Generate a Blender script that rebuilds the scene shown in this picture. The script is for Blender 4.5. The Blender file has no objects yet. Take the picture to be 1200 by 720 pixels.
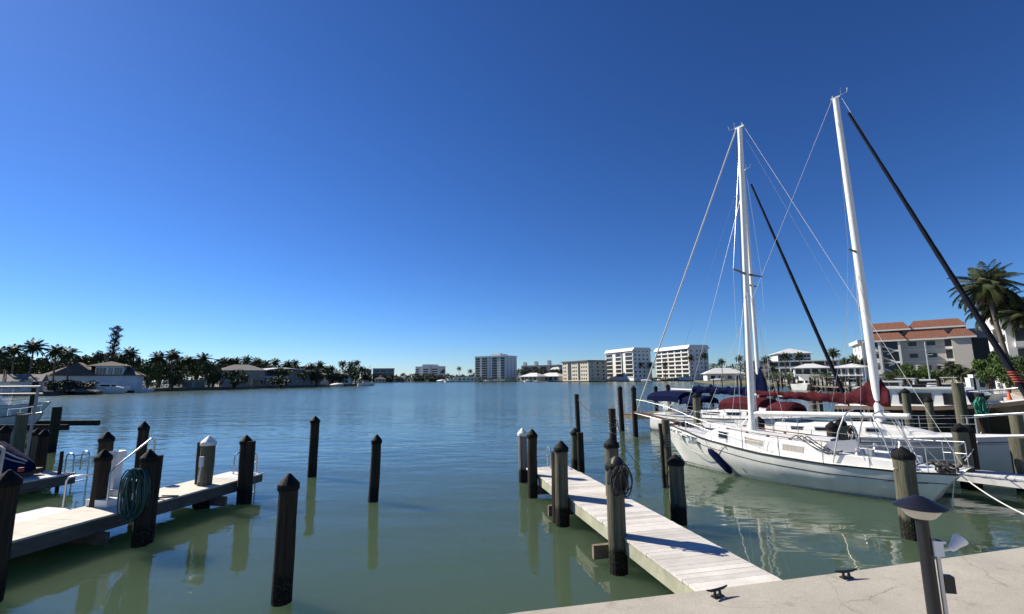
import bpy, math, random
from mathutils import Vector, Matrix, noise
R = math.radians
random.seed(7)
S = bpy.context.scene
COL = S.collection

# ------------------------------------------------------------------ camera
FPX, CAMH = 540.0, 3.4                       # focal length in photo pixels (1200 wide), eye height above the water
PITCH, ROLL = math.atan(83.8 / FPX), 0.009
cd = bpy.data.cameras.new('camera')
cd.sensor_width = 36.0
cd.lens = 36.0 * FPX / 1200.0
cd.clip_start, cd.clip_end = 0.1, 20000
cam = bpy.data.objects.new('camera', cd)
COL.objects.link(cam)
cT, sT, cR, sR = math.cos(PITCH), math.sin(PITCH), math.cos(ROLL), math.sin(ROLL)
ex = Vector((cR, sR * sT, -sR * cT))
ey = Vector((sR, -cR * sT, cR * cT))
ez = Vector((0, -cT, -sT))
M = Matrix((ex, ey, ez)).transposed().to_4x4()
M.translation = (0, 0, CAMH)
cam.matrix_world = M
S.camera = cam

# ------------------------------------------------------------------ sky, sun, exposure
SUN_EL, SUN_AZ = R(38), math.atan2(-0.88, 0.47)          # azimuth from +Y towards +X
w = bpy.data.worlds.new('World')
S.world = w
w.use_nodes = True
nt = w.node_tree
sky = nt.nodes.new('ShaderNodeTexSky')
sky.sky_type = 'NISHITA'
sky.sun_disc = False
sky.sun_elevation = SUN_EL
sky.sun_rotation = SUN_AZ
sky.air_density, sky.dust_density, sky.ozone_density = 0.9, 0.09, 10.0
sky.altitude = 0
hs = nt.nodes.new('ShaderNodeHueSaturation')
hs.inputs['Saturation'].default_value = 1.05
hs.inputs['Hue'].default_value = 0.503
hs.inputs['Value'].default_value = 0.87
gm = nt.nodes.new('ShaderNodeGamma')
gm.inputs['Gamma'].default_value = 1.2
bg = nt.nodes['Background']
bg.inputs['Strength'].default_value = 0.065
nt.links.new(sky.outputs[0], hs.inputs['Color'])
nt.links.new(hs.outputs[0], gm.inputs['Color'])
nt.links.new(gm.outputs[0], bg.inputs['Color'])
sl = bpy.data.lights.new('sun', 'SUN')
sl.energy, sl.angle, sl.color = 5.0, R(0.5), (1.0, 0.93, 0.80)
so = bpy.data.objects.new('sun', sl)
COL.objects.link(so)
sd = Vector((math.sin(SUN_AZ) * math.cos(SUN_EL), math.cos(SUN_AZ) * math.cos(SUN_EL), math.sin(SUN_EL)))
so.rotation_euler = sd.to_track_quat('Z', 'Y').to_euler()
so.location = (-60, 40, 60)
S.view_settings.view_transform = 'Standard'
S.view_settings.look = 'None'
S.view_settings.exposure = 0.6
S.view_settings.gamma = 1.0
S.view_settings.use_curve_mapping = False
S.cycles.use_denoising = True
S.cycles.max_bounces = 6
S.cycles.transparent_max_bounces = 8


# ------------------------------------------------------------------ survey helpers: a bearing in the photo plus a known distance or height gives a real point
def ray(x, y):
    u, v = (x - 600) / FPX, (360 - y) / FPX
    return ex * u + ey * v - ez


def at(x, y, Y):                              # point on that bearing at northing Y
    r = ray(x, y)
    k = Y / r.y
    return Vector((r.x * k, Y, CAMH + r.z * k))


def gp(x, y, z=0.0):                          # point on that bearing at height z
    r = ray(x, y)
    k = (z - CAMH) / r.z
    return Vector((r.x * k, r.y * k, z))


# ------------------------------------------------------------------ mesh builder
class MB:
    def __init__(s):
        s.v, s.f = [], []

    def add(s, vs, fs):
        n = len(s.v)
        s.v += [tuple(p) for p in vs]
        s.f += [tuple(i + n for i in f) for f in fs]
        return s

    def box(s, c, d, rz=0.0, M=None):
        x, y, z = d[0] / 2, d[1] / 2, d[2] / 2
        vs = [Vector((a * x, b * y, e * z)) for e in (-1, 1) for a, b in ((-1, -1), (1, -1), (1, 1), (-1, 1))]
        m = Matrix.Rotation(rz, 3, 'Z') if M is None else M
        vs = [m @ p + Vector(c) for p in vs]
        return s.add(vs, [(3, 2, 1, 0), (4, 5, 6, 7), (0, 1, 5, 4), (1, 2, 6, 5), (2, 3, 7, 6), (3, 0, 4, 7)])

    def bar(s, a, b, wd, ht):                  # rectangular bar from a to b (wd sideways, ht along up)
        a, b = Vector(a), Vector(b)
        d = b - a
        L = d.length
        d.normalize()
        up = Vector((0, 0, 1)) if abs(d.z) < .95 else Vector((1, 0, 0))
        sx = d.cross(up).normalized()
        up = sx.cross(d)
        m = Matrix((sx, d, up)).transposed()
        return s.box((a + b) / 2, (wd, L, ht), M=m)

    def tube(s, pts, r, n=8, caps=True):
        pts = [Vector(p) for p in pts]
        rs = r if isinstance(r, (list, tuple)) else [r] * len(pts)
        vs, fs = [], []
        prev = None
        for i, p in enumerate(pts):
            d = (pts[min(i + 1, len(pts) - 1)] - pts[max(i - 1, 0)])
            if d.length < 1e-9:
                d = Vector((0, 0, 1))
            d.normalize()
            if prev is None:
                a = Vector((0, 0, 1)) if abs(d.z) < .9 else Vector((1, 0, 0))
                u = d.cross(a).normalized()
            else:
                u = (prev - d * prev.dot(d))
                if u.length < 1e-6:
                    u = d.orthogonal()
                u.normalize()
            prev = u
            v = d.cross(u)
            for k in range(n):
                t = 2 * math.pi * k / n
                vs.append(p + (u * math.cos(t) + v * math.sin(t)) * rs[i])
        for i in range(len(pts) - 1):
            for k in range(n):
                a, b = i * n + k, i * n + (k + 1) % n
                fs.append((a, b, b + n, a + n))
        if caps:
            fs.append(tuple(range(n - 1, -1, -1)))
            fs.append(tuple(range((len(pts) - 1) * n, len(pts) * n)))
        return s.add(vs, fs)

    def lathe(s, prof, c=(0, 0, 0), n=16, M=None):
        vs, fs = [], []
        for r, z in prof:
            for k in range(n):
                t = 2 * math.pi * k / n
                p = Vector((r * math.cos(t), r * math.sin(t), z))
                if M is not None:
                    p = M @ p
                vs.append(p + Vector(c))
        for i in range(len(prof) - 1):
            for k in range(n):
                a, b = i * n + k, i * n + (k + 1) % n
                fs.append((a, b, b + n, a + n))
        fs.append(tuple(range(n - 1, -1, -1)))
        fs.append(tuple(range((len(prof) - 1) * n, len(prof) * n)))
        return s.add(vs, fs)

    def prism(s, poly, z0, z1):
        n = len(poly)
        A = sum(poly[i][0] * poly[(i + 1) % n][1] - poly[(i + 1) % n][0] * poly[i][1] for i in range(n))
        if A < 0:
            poly = poly[::-1]
        vs = [(p[0], p[1], z0) for p in poly] + [(p[0], p[1], z1) for p in poly]
        fs = [tuple(range(n - 1, -1, -1)), tuple(range(n, 2 * n))]
        fs += [(i, (i + 1) % n, (i + 1) % n + n, i + n) for i in range(n)]
        return s.add(vs, fs)

    def xprism(s, poly, x0, x1):               # profile in the y-z plane pushed along x
        n = len(poly)
        vs = [(x0, p[0], p[1]) for p in poly] + [(x1, p[0], p[1]) for p in poly]
        fs = [tuple(range(n - 1, -1, -1)), tuple(range(n, 2 * n))]
        fs += [(i, (i + 1) % n, (i + 1) % n + n, i + n) for i in range(n)]
        return s.add(vs, fs)

    def grid(s, rows, close=False):
        n = len(rows[0])
        vs = [p for r in rows for p in r]
        fs = []
        for i in range(len(rows) - 1):
            for k in range(n if close else n - 1):
                a, b = i * n + k, i * n + (k + 1) % n
                fs.append((a, b, b + n, a + n))
        return s.add(vs, fs)

    def hip(s, x0, y0, x1, y1, z0, z1, ov=0.5, ridge=None):   # hip roof over a rectangle, ridge along the longer side
        x0 -= ov; x1 += ov; y0 -= ov; y1 += ov
        W, D = x1 - x0, y1 - y0
        if ridge is None:
            ridge = min(W, D) / 2
        if W >= D:
            a, b = (x0 + ridge, (y0 + y1) / 2), (x1 - ridge, (y0 + y1) / 2)
        else:
            a, b = ((x0 + x1) / 2, y0 + ridge), ((x0 + x1) / 2, y1 - ridge)
        t = .15
        vs = [(x0, y0, z0), (x1, y0, z0), (x1, y1, z0), (x0, y1, z0), (x0, y0, z0 + t), (x1, y0, z0 + t), (x1, y1, z0 + t), (x0, y1, z0 + t), (a[0], a[1], z1), (b[0], b[1], z1)]
        if W >= D:
            top = [(4, 5, 9, 8), (5, 6, 9), (6, 7, 8, 9), (7, 4, 8)]
        else:
            top = [(4, 5, 8), (5, 6, 9, 8), (6, 7, 9), (7, 4, 8, 9)]
        return s.add(vs, [(3, 2, 1, 0), (0, 1, 5, 4), (1, 2, 6, 5), (2, 3, 7, 6), (3, 0, 4, 7)] + top)

    def build(s, name, mat, parent=None, smooth=False, loc=None):
        me = bpy.data.meshes.new(name)
        me.from_pydata(s.v, [], s.f)
        me.materials.append(mat)
        if smooth:
            me.polygons.foreach_set('use_smooth', [True] * len(me.polygons))
            me.set_sharp_from_angle(angle=R(38))
        me.update()
        o = bpy.data.objects.new(name, me)
        COL.objects.link(o)
        if parent:
            o.parent = parent
        if loc:
            o.location = loc
        return o


def tag(o, label=None, cat=None, group=None, kind=None):
    if label: o['label'] = label
    if cat: o['category'] = cat
    if group: o['group'] = group
    if kind: o['kind'] = kind
    return o


def thing(name, label, cat, loc=(0, 0, 0), rz=0.0, group=None):
    o = bpy.data.objects.new(name, None)
    o.empty_display_size = .3
    COL.objects.link(o)
    o.location = loc
    o.rotation_euler = (0, 0, rz)
    return tag(o, label, cat, group)


def dup(root, loc, rz=0.0, scale=None, label=None, group=None):
    r = root.copy()
    COL.objects.link(r)
    r.location = loc
    r.rotation_euler = (0, 0, rz)
    if scale is not None:
        r.scale = scale
    if label: r['label'] = label
    if group: r['group'] = group
    for ch in KIDS(root):
        c = ch.copy()
        COL.objects.link(c)
        c.parent = r
        for g in KIDS(ch):
            d = g.copy()
            COL.objects.link(d)
            d.parent = c
    return r


def KIDS(o):
    return [x for x in list(COL.objects) if x.parent == o]


# ------------------------------------------------------------------ materials
def mat(name, col, rough=.6, metal=0.0, var=0.0, scale=4.0, bump=0.0, bscale=None, stretch=None, col2=None, island=0.0, spec=None, coat=0.0):
    m = bpy.data.materials.new(name)
    m.use_nodes = True
    n, l = m.node_tree.nodes, m.node_tree.links
    b = n['Principled BSDF']
    b.inputs['Roughness'].default_value = rough
    b.inputs['Metallic'].default_value = metal
    if spec is not None:
        b.inputs['Specular IOR Level'].default_value = spec
    if coat:
        b.inputs['Coat Weight'].default_value = coat
    b.inputs['Base Color'].default_value = (*col, 1)
    tc = n.new('ShaderNodeTexCoord')
    mp = n.new('ShaderNodeMapping')
    l.new(tc.outputs['Object'], mp.inputs['Vector'])
    if stretch:
        mp.inputs['Scale'].default_value = stretch
    src = None
    if var or col2:
        no = n.new('ShaderNodeTexNoise')
        no.inputs['Scale'].default_value = scale
        no.inputs['Detail'].default_value = 6
        no.inputs['Roughness'].default_value = .65
        l.new(mp.outputs[0], no.inputs['Vector'])
        rp = n.new('ShaderNodeValToRGB')
        c2 = col2 or tuple(max(0, c * (1 - var)) for c in col)
        c1 = col if col2 else tuple(min(1, c * (1 + var * .6)) for c in col)
        rp.color_ramp.elements[0].position = .34
        rp.color_ramp.elements[1].position = .66
        rp.color_ramp.elements[0].color = (*c2, 1)
        rp.color_ramp.elements[1].color = (*c1, 1)
        l.new(no.outputs['Fac'], rp.inputs['Fac'])
        src = rp.outputs['Color']
    if island:
        g = n.new('ShaderNodeNewGeometry')
        mr = n.new('ShaderNodeMapRange')
        mr.inputs['To Min'].default_value = 1 - island
        mr.inputs['To Max'].default_value = 1 + island
        l.new(g.outputs['Random Per Island'], mr.inputs['Value'])
        h = n.new('ShaderNodeHueSaturation')
        l.new(mr.outputs[0], h.inputs['Value'])
        if src:
            l.new(src, h.inputs['Color'])
        else:
            h.inputs['Color'].default_value = (*col, 1)
        src = h.outputs['Color']
    if src:
        l.new(src, b.inputs['Base Color'])
    if bump:
        nb = n.new('ShaderNodeTexNoise')
        nb.inputs['Scale'].default_value = bscale or scale * 4
        nb.inputs['Detail'].default_value = 5
        l.new(mp.outputs[0], nb.inputs['Vector'])
        bp = n.new('ShaderNodeBump')
        bp.inputs['Strength'].default_value = bump
        bp.inputs['Distance'].default_value = .02
        l.new(nb.outputs['Fac'], bp.inputs['Height'])
        l.new(bp.outputs[0], b.inputs['Normal'])
    return m


MT = {}
MT['gelcoat'] = mat('white_gelcoat', (.78, .77, .73), .32, var=.06, scale=1.5)
MT['hull'] = mat('weathered_white_hull', (.76, .75, .70), .3, var=.15, scale=1.3, stretch=(1, 1, .5))
MT['hull_grey'] = mat('grey_white_hull', (.60, .61, .60), .3, var=.06, scale=1.2)
MT['paint_white'] = mat('white_paint', (.80, .79, .76), .45, var=.08, scale=2)
MT['mast'] = mat('white_spar_paint', (.80, .79, .74), .35, var=.06, scale=1.5, stretch=(1, 1, .3))
MT['steel'] = mat('stainless_steel', (.55, .56, .57), .34, 1.0)
MT['alu'] = mat('dull_aluminium', (.55, .56, .56), .45, .7, var=.1, scale=3)
MT['spreader'] = mat('dull_dark_spreader', (.10, .10, .10), .5, .3)
MT['pipe'] = mat('grey_galvanised_pipe', (.30, .30, .30), .6, .2, var=.15, scale=4)
MT['wire'] = mat('rigging_wire', (.55, .56, .57), .35, .5)
MT['dark_trim'] = mat('dark_trim', (.035, .03, .028), .55, var=.3, scale=8)
MT['teak'] = mat('varnished_brown_teak', (.16, .075, .038), .45, var=.35, scale=5, stretch=(6, .6, 6))
MT['glass_dark'] = mat('dark_glass', (.012, .014, .017), .06)
MT['glass_blue'] = mat('window_glass', (.05, .065, .075), .08)
MT['curtain'] = mat('curtained_window', (.45, .40, .34), .15, var=.3, scale=14, stretch=(1, 3, .3))
MT['maroon'] = mat('maroon_canvas', (.082, .016, .021), .85, var=.3, scale=2.5, bump=1.0, bscale=6, spec=.08)
MT['navy'] = mat('navy_canvas', (.006, .010, .045), .85, var=.3, scale=2.5, bump=.8, bscale=6, spec=.06)
MT['furl'] = mat('dark_furled_sail_canvas', (.013, .015, .022), .85, var=.3, scale=3, bump=.5, bscale=10, spec=.08)
MT['sail'] = mat('off_white_sailcloth', (.62, .60, .54), .8, var=.12, scale=3)
MT['rope_white'] = mat('white_rope', (.72, .70, .64), .85, var=.15, scale=20)
MT['rope_dark'] = mat('dark_rope', (.05, .045, .04), .9)
MT['rope_tan'] = mat('tan_rope', (.36, .31, .24), .9)
MT['hose'] = mat('green_hose', (.012, .075, .062), .4, var=.3, scale=6)
MT['hose_bright'] = mat('bright_green_hose', (.02, .22, .14), .5, var=.2, scale=6)
MT['rubber'] = mat('black_rubber', (.015, .015, .016), .55)
MT['cap'] = mat('black_piling_cap', (.010, .010, .010), .7, var=.3, scale=6, spec=.15)
MT['cap_white'] = mat('white_piling_cap', (.75, .74, .7), .5, var=.1, scale=5)
MT['deck'] = mat('bleached_deck_boards', (.58, .545, .50), .8, var=.14, scale=2.2, island=.15, bump=.3, bscale=30)
MT['deck_tan'] = mat('tan_grooved_decking', (.60, .555, .47), .85, var=.12, scale=3, island=.05, bump=.4, bscale=40)
MT['deck_grey'] = mat('pale_grey_platform', (.60, .60, .60), .8, var=.12, scale=3, island=.05)
MT['fascia'] = mat('grey_brown_fascia', (.13, .11, .088), .8, var=.35, scale=2.5, stretch=(1, 1, 4), bump=.3)
MT['fascia_green'] = mat('pale_green_grey_fascia', (.36, .36, .26), .8, var=.28, scale=2.0, bump=.2)
MT['beam'] = mat('weathered_beam', (.17, .135, .095), .85, var=.4, scale=4, bump=.4)
MT['plastic_white'] = mat('white_plastic', (.78, .78, .76), .4)
MT['metal_black'] = mat('black_painted_metal', (.012, .013, .016), .38, var=.2, scale=6)
MT['lamp_blue'] = mat('dark_navy_enamel', (.007, .008, .014), .42)
MT['lamp_lens'] = mat('frosted_lamp_lens', (.62, .57, .48), .4)
MT['iron'] = mat('black_iron', (.02, .018, .017), .5, var=.4, scale=20, bump=.3)
MT['red'] = mat('dull_red', (.32, .045, .03), .6)
MT['orange'] = mat('safety_orange', (.75, .14, .03), .5)
MT['black_hull'] = mat('glossy_black_hull', (.008, .009, .012), .2)
MT['tan_band'] = mat('tan_wood_band', (.34, .22, .14), .45, var=.15, scale=3)
MT['blue_cover'] = mat('blue_boat_canvas', (.05, .11, .2), .8, var=.2, scale=3)
MT['seat'] = mat('grey_blue_panel', (.33, .35, .39), .5)


def piling_mat(name, lo, hi):
    m = bpy.data.materials.new(name)
    m.use_nodes = True
    n, l = m.node_tree.nodes, m.node_tree.links
    b = n['Principled BSDF']
    b.inputs['Roughness'].default_value = .9
    b.inputs['Specular IOR Level'].default_value = .2
    tc = n.new('ShaderNodeTexCoord')
    mp = n.new('ShaderNodeMapping')
    mp.inputs['Scale'].default_value = (14, 14, .7)
    l.new(tc.outputs['Object'], mp.inputs['Vector'])
    no = n.new('ShaderNodeTexNoise')
    no.inputs['Scale'].default_value = 1.6
    no.inputs['Detail'].default_value = 8
    no.inputs['Roughness'].default_value = .7
    l.new(mp.outputs[0], no.inputs['Vector'])
    rp = n.new('ShaderNodeValToRGB')
    rp.color_ramp.elements[0].position = .3
    rp.color_ramp.elements[1].position = .7
    rp.color_ramp.elements[0].color = (*lo, 1)
    rp.color_ramp.elements[1].color = (*hi, 1)
    l.new(no.outputs['Fac'], rp.inputs['Fac'])
    # barnacle and weed band up to high-water mark (ragged edge)
    sp = n.new('ShaderNodeSeparateXYZ')
    l.new(tc.outputs['Object'], sp.inputs[0])
    n2 = n.new('ShaderNodeTexNoise')
    n2.inputs['Scale'].default_value = 7
    n2.inputs['Detail'].default_value = 5
    l.new(tc.outputs['Object'], n2.inputs['Vector'])
    ad = n.new('ShaderNodeMath')
    ad.operation = 'MULTIPLY_ADD'
    ad.inputs[1].default_value = .35
    l.new(n2.outputs['Fac'], ad.inputs[0])
    l.new(sp.outputs['Z'], ad.inputs[2])
    mr = n.new('ShaderNodeMapRange')
    mr.inputs['From Min'].default_value = .55
    mr.inputs['From Max'].default_value = .68
    l.new(ad.outputs[0], mr.inputs['Value'])
    # barnacle crust: pale speckles inside the weed band
    vb = n.new('ShaderNodeTexVoronoi')
    vb.inputs['Scale'].default_value = 34
    l.new(tc.outputs['Object'], vb.inputs['Vector'])
    rb = n.new('ShaderNodeValToRGB')
    rb.color_ramp.elements[0].position, rb.color_ramp.elements[1].position = .16, .30
    rb.color_ramp.elements[0].color = (.13, .125, .105, 1)
    rb.color_ramp.elements[1].color = (.014, .014, .010, 1)
    l.new(vb.outputs['Distance'], rb.inputs['Fac'])
    mx = n.new('ShaderNodeMix')
    mx.data_type = 'RGBA'
    l.new(rb.outputs['Color'], mx.inputs['A'])
    l.new(rp.outputs['Color'], mx.inputs['B'])
    l.new(mr.outputs[0], mx.inputs['Factor'])
    l.new(mx.outputs['Result'], b.inputs['Base Color'])
    bp = n.new('ShaderNodeBump')
    bp.inputs['Strength'].default_value = .9
    bp.inputs['Distance'].default_value = .05
    l.new(no.outputs['Fac'], bp.inputs['Height'])
    l.new(bp.outputs[0], b.inputs['Normal'])
    return m


MT['piling'] = piling_mat('weathered_green_grey_piling', (.055, .052, .035), (.19, .185, .13))
MT['piling_dark'] = piling_mat('backlit_dark_piling', (.014, .011, .008), (.065, .052, .037))  # darker copy of the wood: backlit shade put into the colour
MT['piling_pale'] = piling_mat('pale_grey_piling', (.12, .115, .1), (.33, .32, .28))


# ------------------------------------------------------------------ setting: water, land, quay
def water_material():
    m = bpy.data.materials.new('green_bay_water')
    m.use_nodes = True
    n, l = m.node_tree.nodes, m.node_tree.links
    b = n['Principled BSDF']
    b.inputs['Base Color'].default_value = (.054, .085, .051, 1)
    b.inputs['Roughness'].default_value = .04
    b.subsurface_method = 'BURLEY'
    b.inputs['Subsurface Weight'].default_value = 1.0
    b.inputs['Subsurface Radius'].default_value = (.7, 1.0, .8)
    b.inputs['Subsurface Scale'].default_value = 3.0
    b.inputs['IOR'].default_value = 1.31
    tc = n.new('ShaderNodeTexCoord')

    def noise(sc, stretch, det, rough=.5, rz=0):
        mp = n.new('ShaderNodeMapping')
        mp.inputs['Scale'].default_value = stretch
        mp.inputs['Rotation'].default_value = (0, 0, rz)
        l.new(tc.outputs['Object'], mp.inputs['Vector'])
        t = n.new('ShaderNodeTexNoise')
        t.inputs['Scale'].default_value = sc
        t.inputs['Detail'].default_value = det
        t.inputs['Roughness'].default_value = rough
        l.new(mp.outputs[0], t.inputs['Vector'])
        return t.outputs['Fac']
    a = noise(1.1, (.55, 1.3, 1), 3, .5, R(12))
    c = noise(.28, (.5, 1.2, 1), 2, .5, R(-8))
    patch = noise(.022, (.35, 1.6, 1), 3, .55, R(5))
    mr = n.new('ShaderNodeMapRange')
    mr.inputs['From Min'].default_value = .38
    mr.inputs['From Max'].default_value = .62
    mr.inputs['To Min'].default_value = .55
    mr.inputs['To Max'].default_value = 1.0
    l.new(patch, mr.inputs['Value'])
    # calmer in the lee of the quay, more ripple out on the bay
    sp = n.new('ShaderNodeSeparateXYZ')
    l.new(tc.outputs['Object'], sp.inputs[0])
    my = n.new('ShaderNodeMapRange')
    my.inputs['From Min'].default_value = 4
    my.inputs['From Max'].default_value = 60
    my.inputs['To Min'].default_value = .2
    my.inputs['To Max'].default_value = 1.25
    l.new(sp.outputs['Y'], my.inputs['Value'])
    mu = n.new('ShaderNodeMath')
    mu.operation = 'MULTIPLY'
    l.new(mr.outputs[0], mu.inputs[0])
    l.new(my.outputs[0], mu.inputs[1])
    # unresolved ripples out on the bay: distance roughness
    ro = n.new('ShaderNodeMapRange')
    ro.inputs['From Min'].default_value = 8
    ro.inputs['From Max'].default_value = 90
    ro.inputs['To Min'].default_value = .035
    ro.inputs['To Max'].default_value = .21
    l.new(sp.outputs['Y'], ro.inputs['Value'])
    l.new(ro.outputs[0], b.inputs['Roughness'])
    ad = n.new('ShaderNodeMath')
    ad.operation = 'MULTIPLY_ADD'
    ad.inputs[1].default_value = 2.0
    l.new(c, ad.inputs[0])
    l.new(a, ad.inputs[2])
    bp = n.new('ShaderNodeBump')
    bp.inputs['Distance'].default_value = .09
    mu.use_clamp = False
    l.new(mu.outputs[0], bp.inputs['Strength'])
    l.new(ad.outputs[0], bp.inputs['Height'])
    l.new(bp.outputs[0], b.inputs['Normal'])
    return m


mb = MB()
mb.add([(-6000, -60, 0), (6000, -60, 0), (6000, 9000, 0), (-6000, 9000, 0)], [(0, 1, 2, 3)])
tag(mb.build('water', water_material()), kind='structure')

MT['grass'] = mat('lawn_and_sand', (.075, .085, .03), .95, col2=(.19, .165, .11), scale=.25)
MT['wallconc'] = mat('seawall_concrete', (.17, .155, .13), .9, var=.35, scale=.8)
MT['cap_conc'] = mat('pale_seawall_cap', (.50, .46, .40), .85, var=.12, scale=1.5)


def quay_material():
    m = mat('beige_quay_concrete', (.44, .40, .335), .9, var=.15, scale=.7, bump=.35, bscale=90)
    n, l = m.node_tree.nodes, m.node_tree.links
    b = n['Principled BSDF']
    src = b.inputs['Base Color'].links[0].from_socket
    tc = n.new('ShaderNodeTexCoord')
    # aggregate speckle
    vo = n.new('ShaderNodeTexNoise')
    vo.inputs['Scale'].default_value = 130
    vo.inputs['Detail'].default_value = 3
    l.new(tc.outputs['Object'], vo.inputs['Vector'])
    r1 = n.new('ShaderNodeValToRGB')
    r1.color_ramp.elements[0].position, r1.color_ramp.elements[1].position = .36, .60
    r1.color_ramp.elements[0].color = (.74, .74, .74, 1)
    r1.color_ramp.elements[1].color = (1.06, 1.06, 1.06, 1)
    l.new(vo.outputs['Fac'], r1.inputs['Fac'])
    m1 = n.new('ShaderNodeMix')
    m1.data_type = 'RGBA'
    m1.blend_type = 'MULTIPLY'
    m1.inputs['Factor'].default_value = 1
    l.new(src, m1.inputs['A'])
    l.new(r1.outputs['Color'], m1.inputs['B'])
    # hairline cracks
    ds = n.new('ShaderNodeTexNoise')
    ds.inputs['Scale'].default_value = 2.5
    ds.inputs['Detail'].default_value = 4
    l.new(tc.outputs['Object'], ds.inputs['Vector'])
    mv = n.new('ShaderNodeMix')
    mv.data_type = 'VECTOR'
    mv.inputs['Factor'].default_value = .18
    l.new(tc.outputs['Object'], mv.inputs['A'])
    l.new(ds.outputs['Color'], mv.inputs['B'])
    vr = n.new('ShaderNodeTexVoronoi')
    vr.feature = 'DISTANCE_TO_EDGE'
    vr.inputs['Scale'].default_value = .55
    l.new(mv.outputs['Result'], vr.inputs['Vector'])
    r2 = n.new('ShaderNodeValToRGB')
    r2.color_ramp.elements[0].position, r2.color_ramp.elements[1].position = .0, .0045
    r2.color_ramp.elements[0].color = (.66, .64, .61, 1)
    r2.color_ramp.elements[1].color = (1, 1, 1, 1)
    l.new(vr.outputs['Distance'], r2.inputs['Fac'])
    m2 = n.new('ShaderNodeMix')
    m2.data_type = 'RGBA'
    m2.blend_type = 'MULTIPLY'
    mk = n.new('ShaderNodeTexNoise')
    mk.inputs['Scale'].default_value = .9
    l.new(tc.outputs['Object'], mk.inputs['Vector'])
    mkr = n.new('ShaderNodeMapRange')
    mkr.inputs['From Min'].default_value, mkr.inputs['From Max'].default_value = .46, .56
    l.new(mk.outputs['Fac'], mkr.inputs['Value'])
    l.new(mkr.outputs[0], m2.inputs['Factor'])
    # damp and oily blotches, small rust freckles
    bl = n.new('ShaderNodeTexNoise')
    bl.inputs['Scale'].default_value = 3.1
    bl.inputs['Detail'].default_value = 8
    bl.inputs['Roughness'].default_value = .72
    l.new(tc.outputs['Object'], bl.inputs['Vector'])
    r3 = n.new('ShaderNodeValToRGB')
    r3.color_ramp.elements[0].position, r3.color_ramp.elements[1].position = .30, .44
    r3.color_ramp.elements[0].color = (.74, .71, .66, 1)
    r3.color_ramp.elements[1].color = (1, 1, 1, 1)
    l.new(bl.outputs['Fac'], r3.inputs['Fac'])
    m3 = n.new('ShaderNodeMix')
    m3.data_type = 'RGBA'
    m3.blend_type = 'MULTIPLY'
    m3.inputs['Factor'].default_value = 1
    l.new(m1.outputs['Result'], m3.inputs['A'])
    l.new(r3.outputs['Color'], m3.inputs['B'])
    l.new(m3.outputs['Result'], m2.inputs['A'])
    l.new(r2.outputs['Color'], m2.inputs['B'])
    l.new(m2.outputs['Result'], b.inputs['Base Color'])
    return m


QZ = .70                                     # quay level above the water


def wall_xy(px, py):
    p = gp(px, py, QZ)
    return (p.x, p.y)


EDGE = [(-40, -4.5), (-20, .1), wall_xy(610, 719.5), wall_xy(820, 694.5), wall_xy(1000, 671), wall_xy(1200, 643), (11, 8.5), (15.5, 12.0), (24, 20), (38.5, 35.5), (60, 58), (83, 81)]
FAR = [(76, 106), (100, 150), (86, 190), (118, 300), (152, 392), (74, 398), (50, 425), (18, 500), (-30, 540), (-130, 610), (-700, 760), (-700, 3000), (3000, 3000), (3000, -60), (-40, -60)]
mb = MB()
mb.prism(EDGE + FAR, -2.0, QZ)
tag(mb.build('ground', MT['grass']), kind='structure')
# left bank peninsula
mb = MB()
BANK = [(-260, 70), (-140, 112), (-124, 126), (-127, 160), (-113, 200), (-88, 288), (-96, 300), (-150, 318), (-700, 330), (-700, 70)]
mb.prism(BANK, -2.0, 1.0)
tag(mb.build('terrain', MT['grass']), kind='structure')


def offset(line, d):
    out = []
    for i, p in enumerate(line):
        a, b = Vector(line[max(i - 1, 0)]), Vector(line[min(i + 1, len(line) - 1)])
        t = (b - a).normalized()
        out.append((p[0] + t.y * d, p[1] - t.x * d))
    return out


def strip(line, d0, d1, z0, z1, name, m, label=None):
    a, b = offset(line, d0), offset(line, d1)
    mb = MB()
    n = len(line)
    rows = []
    for (x0, y0), (x1, y1) in zip(a, b):
        rows.append([(x0, y0, z0), (x0, y0, z1), (x1, y1, z1), (x1, y1, z0)])
    mb.grid(rows, close=True)
    return mb.build(name, m)


# quay: a concrete apron with a seawall face dropping to the water
q = offset(EDGE[:9], -0.03)
mb = MB()
mb.prism(q + [(45, -40), (-40, -40)], -1.5, QZ + .004)
tag(mb.build('quay_pavement', quay_material()), kind='structure')
sw = strip(EDGE[8:], -0.04, 1.5, .35, .92, 'seawall', MT['cap_conc'])
tag(sw, 'long pale concrete seawall cap beside the bushes and the parking promenade', 'seawall')
pv = strip(EDGE[8:], 1.5, 7.0, .5, .8, 'pavement', mat('promenade_paving', (.36, .28, .21), .9, var=.12, scale=.8))
tag(pv, kind='structure')
lw = strip([(-140, 112), (-124, 126), (-127, 160), (-113, 200), (-88, 288)], -.25, .5, -.5, 1.15, 'seawall', mat('grey_old_seawall', (.11, .1, .085), .9, var=.3, scale=.5))
tag(lw, 'low dark grey seawall below the palm-lined houses across the water', 'seawall')
fw = strip([(83, 81), (76, 106), (100, 150)], -.2, .6, .2, 1.15, 'retaining_wall', MT['paint_white'])
tag(fw, 'low white retaining wall in front of the red roofed apartment block', 'wall')


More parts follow.
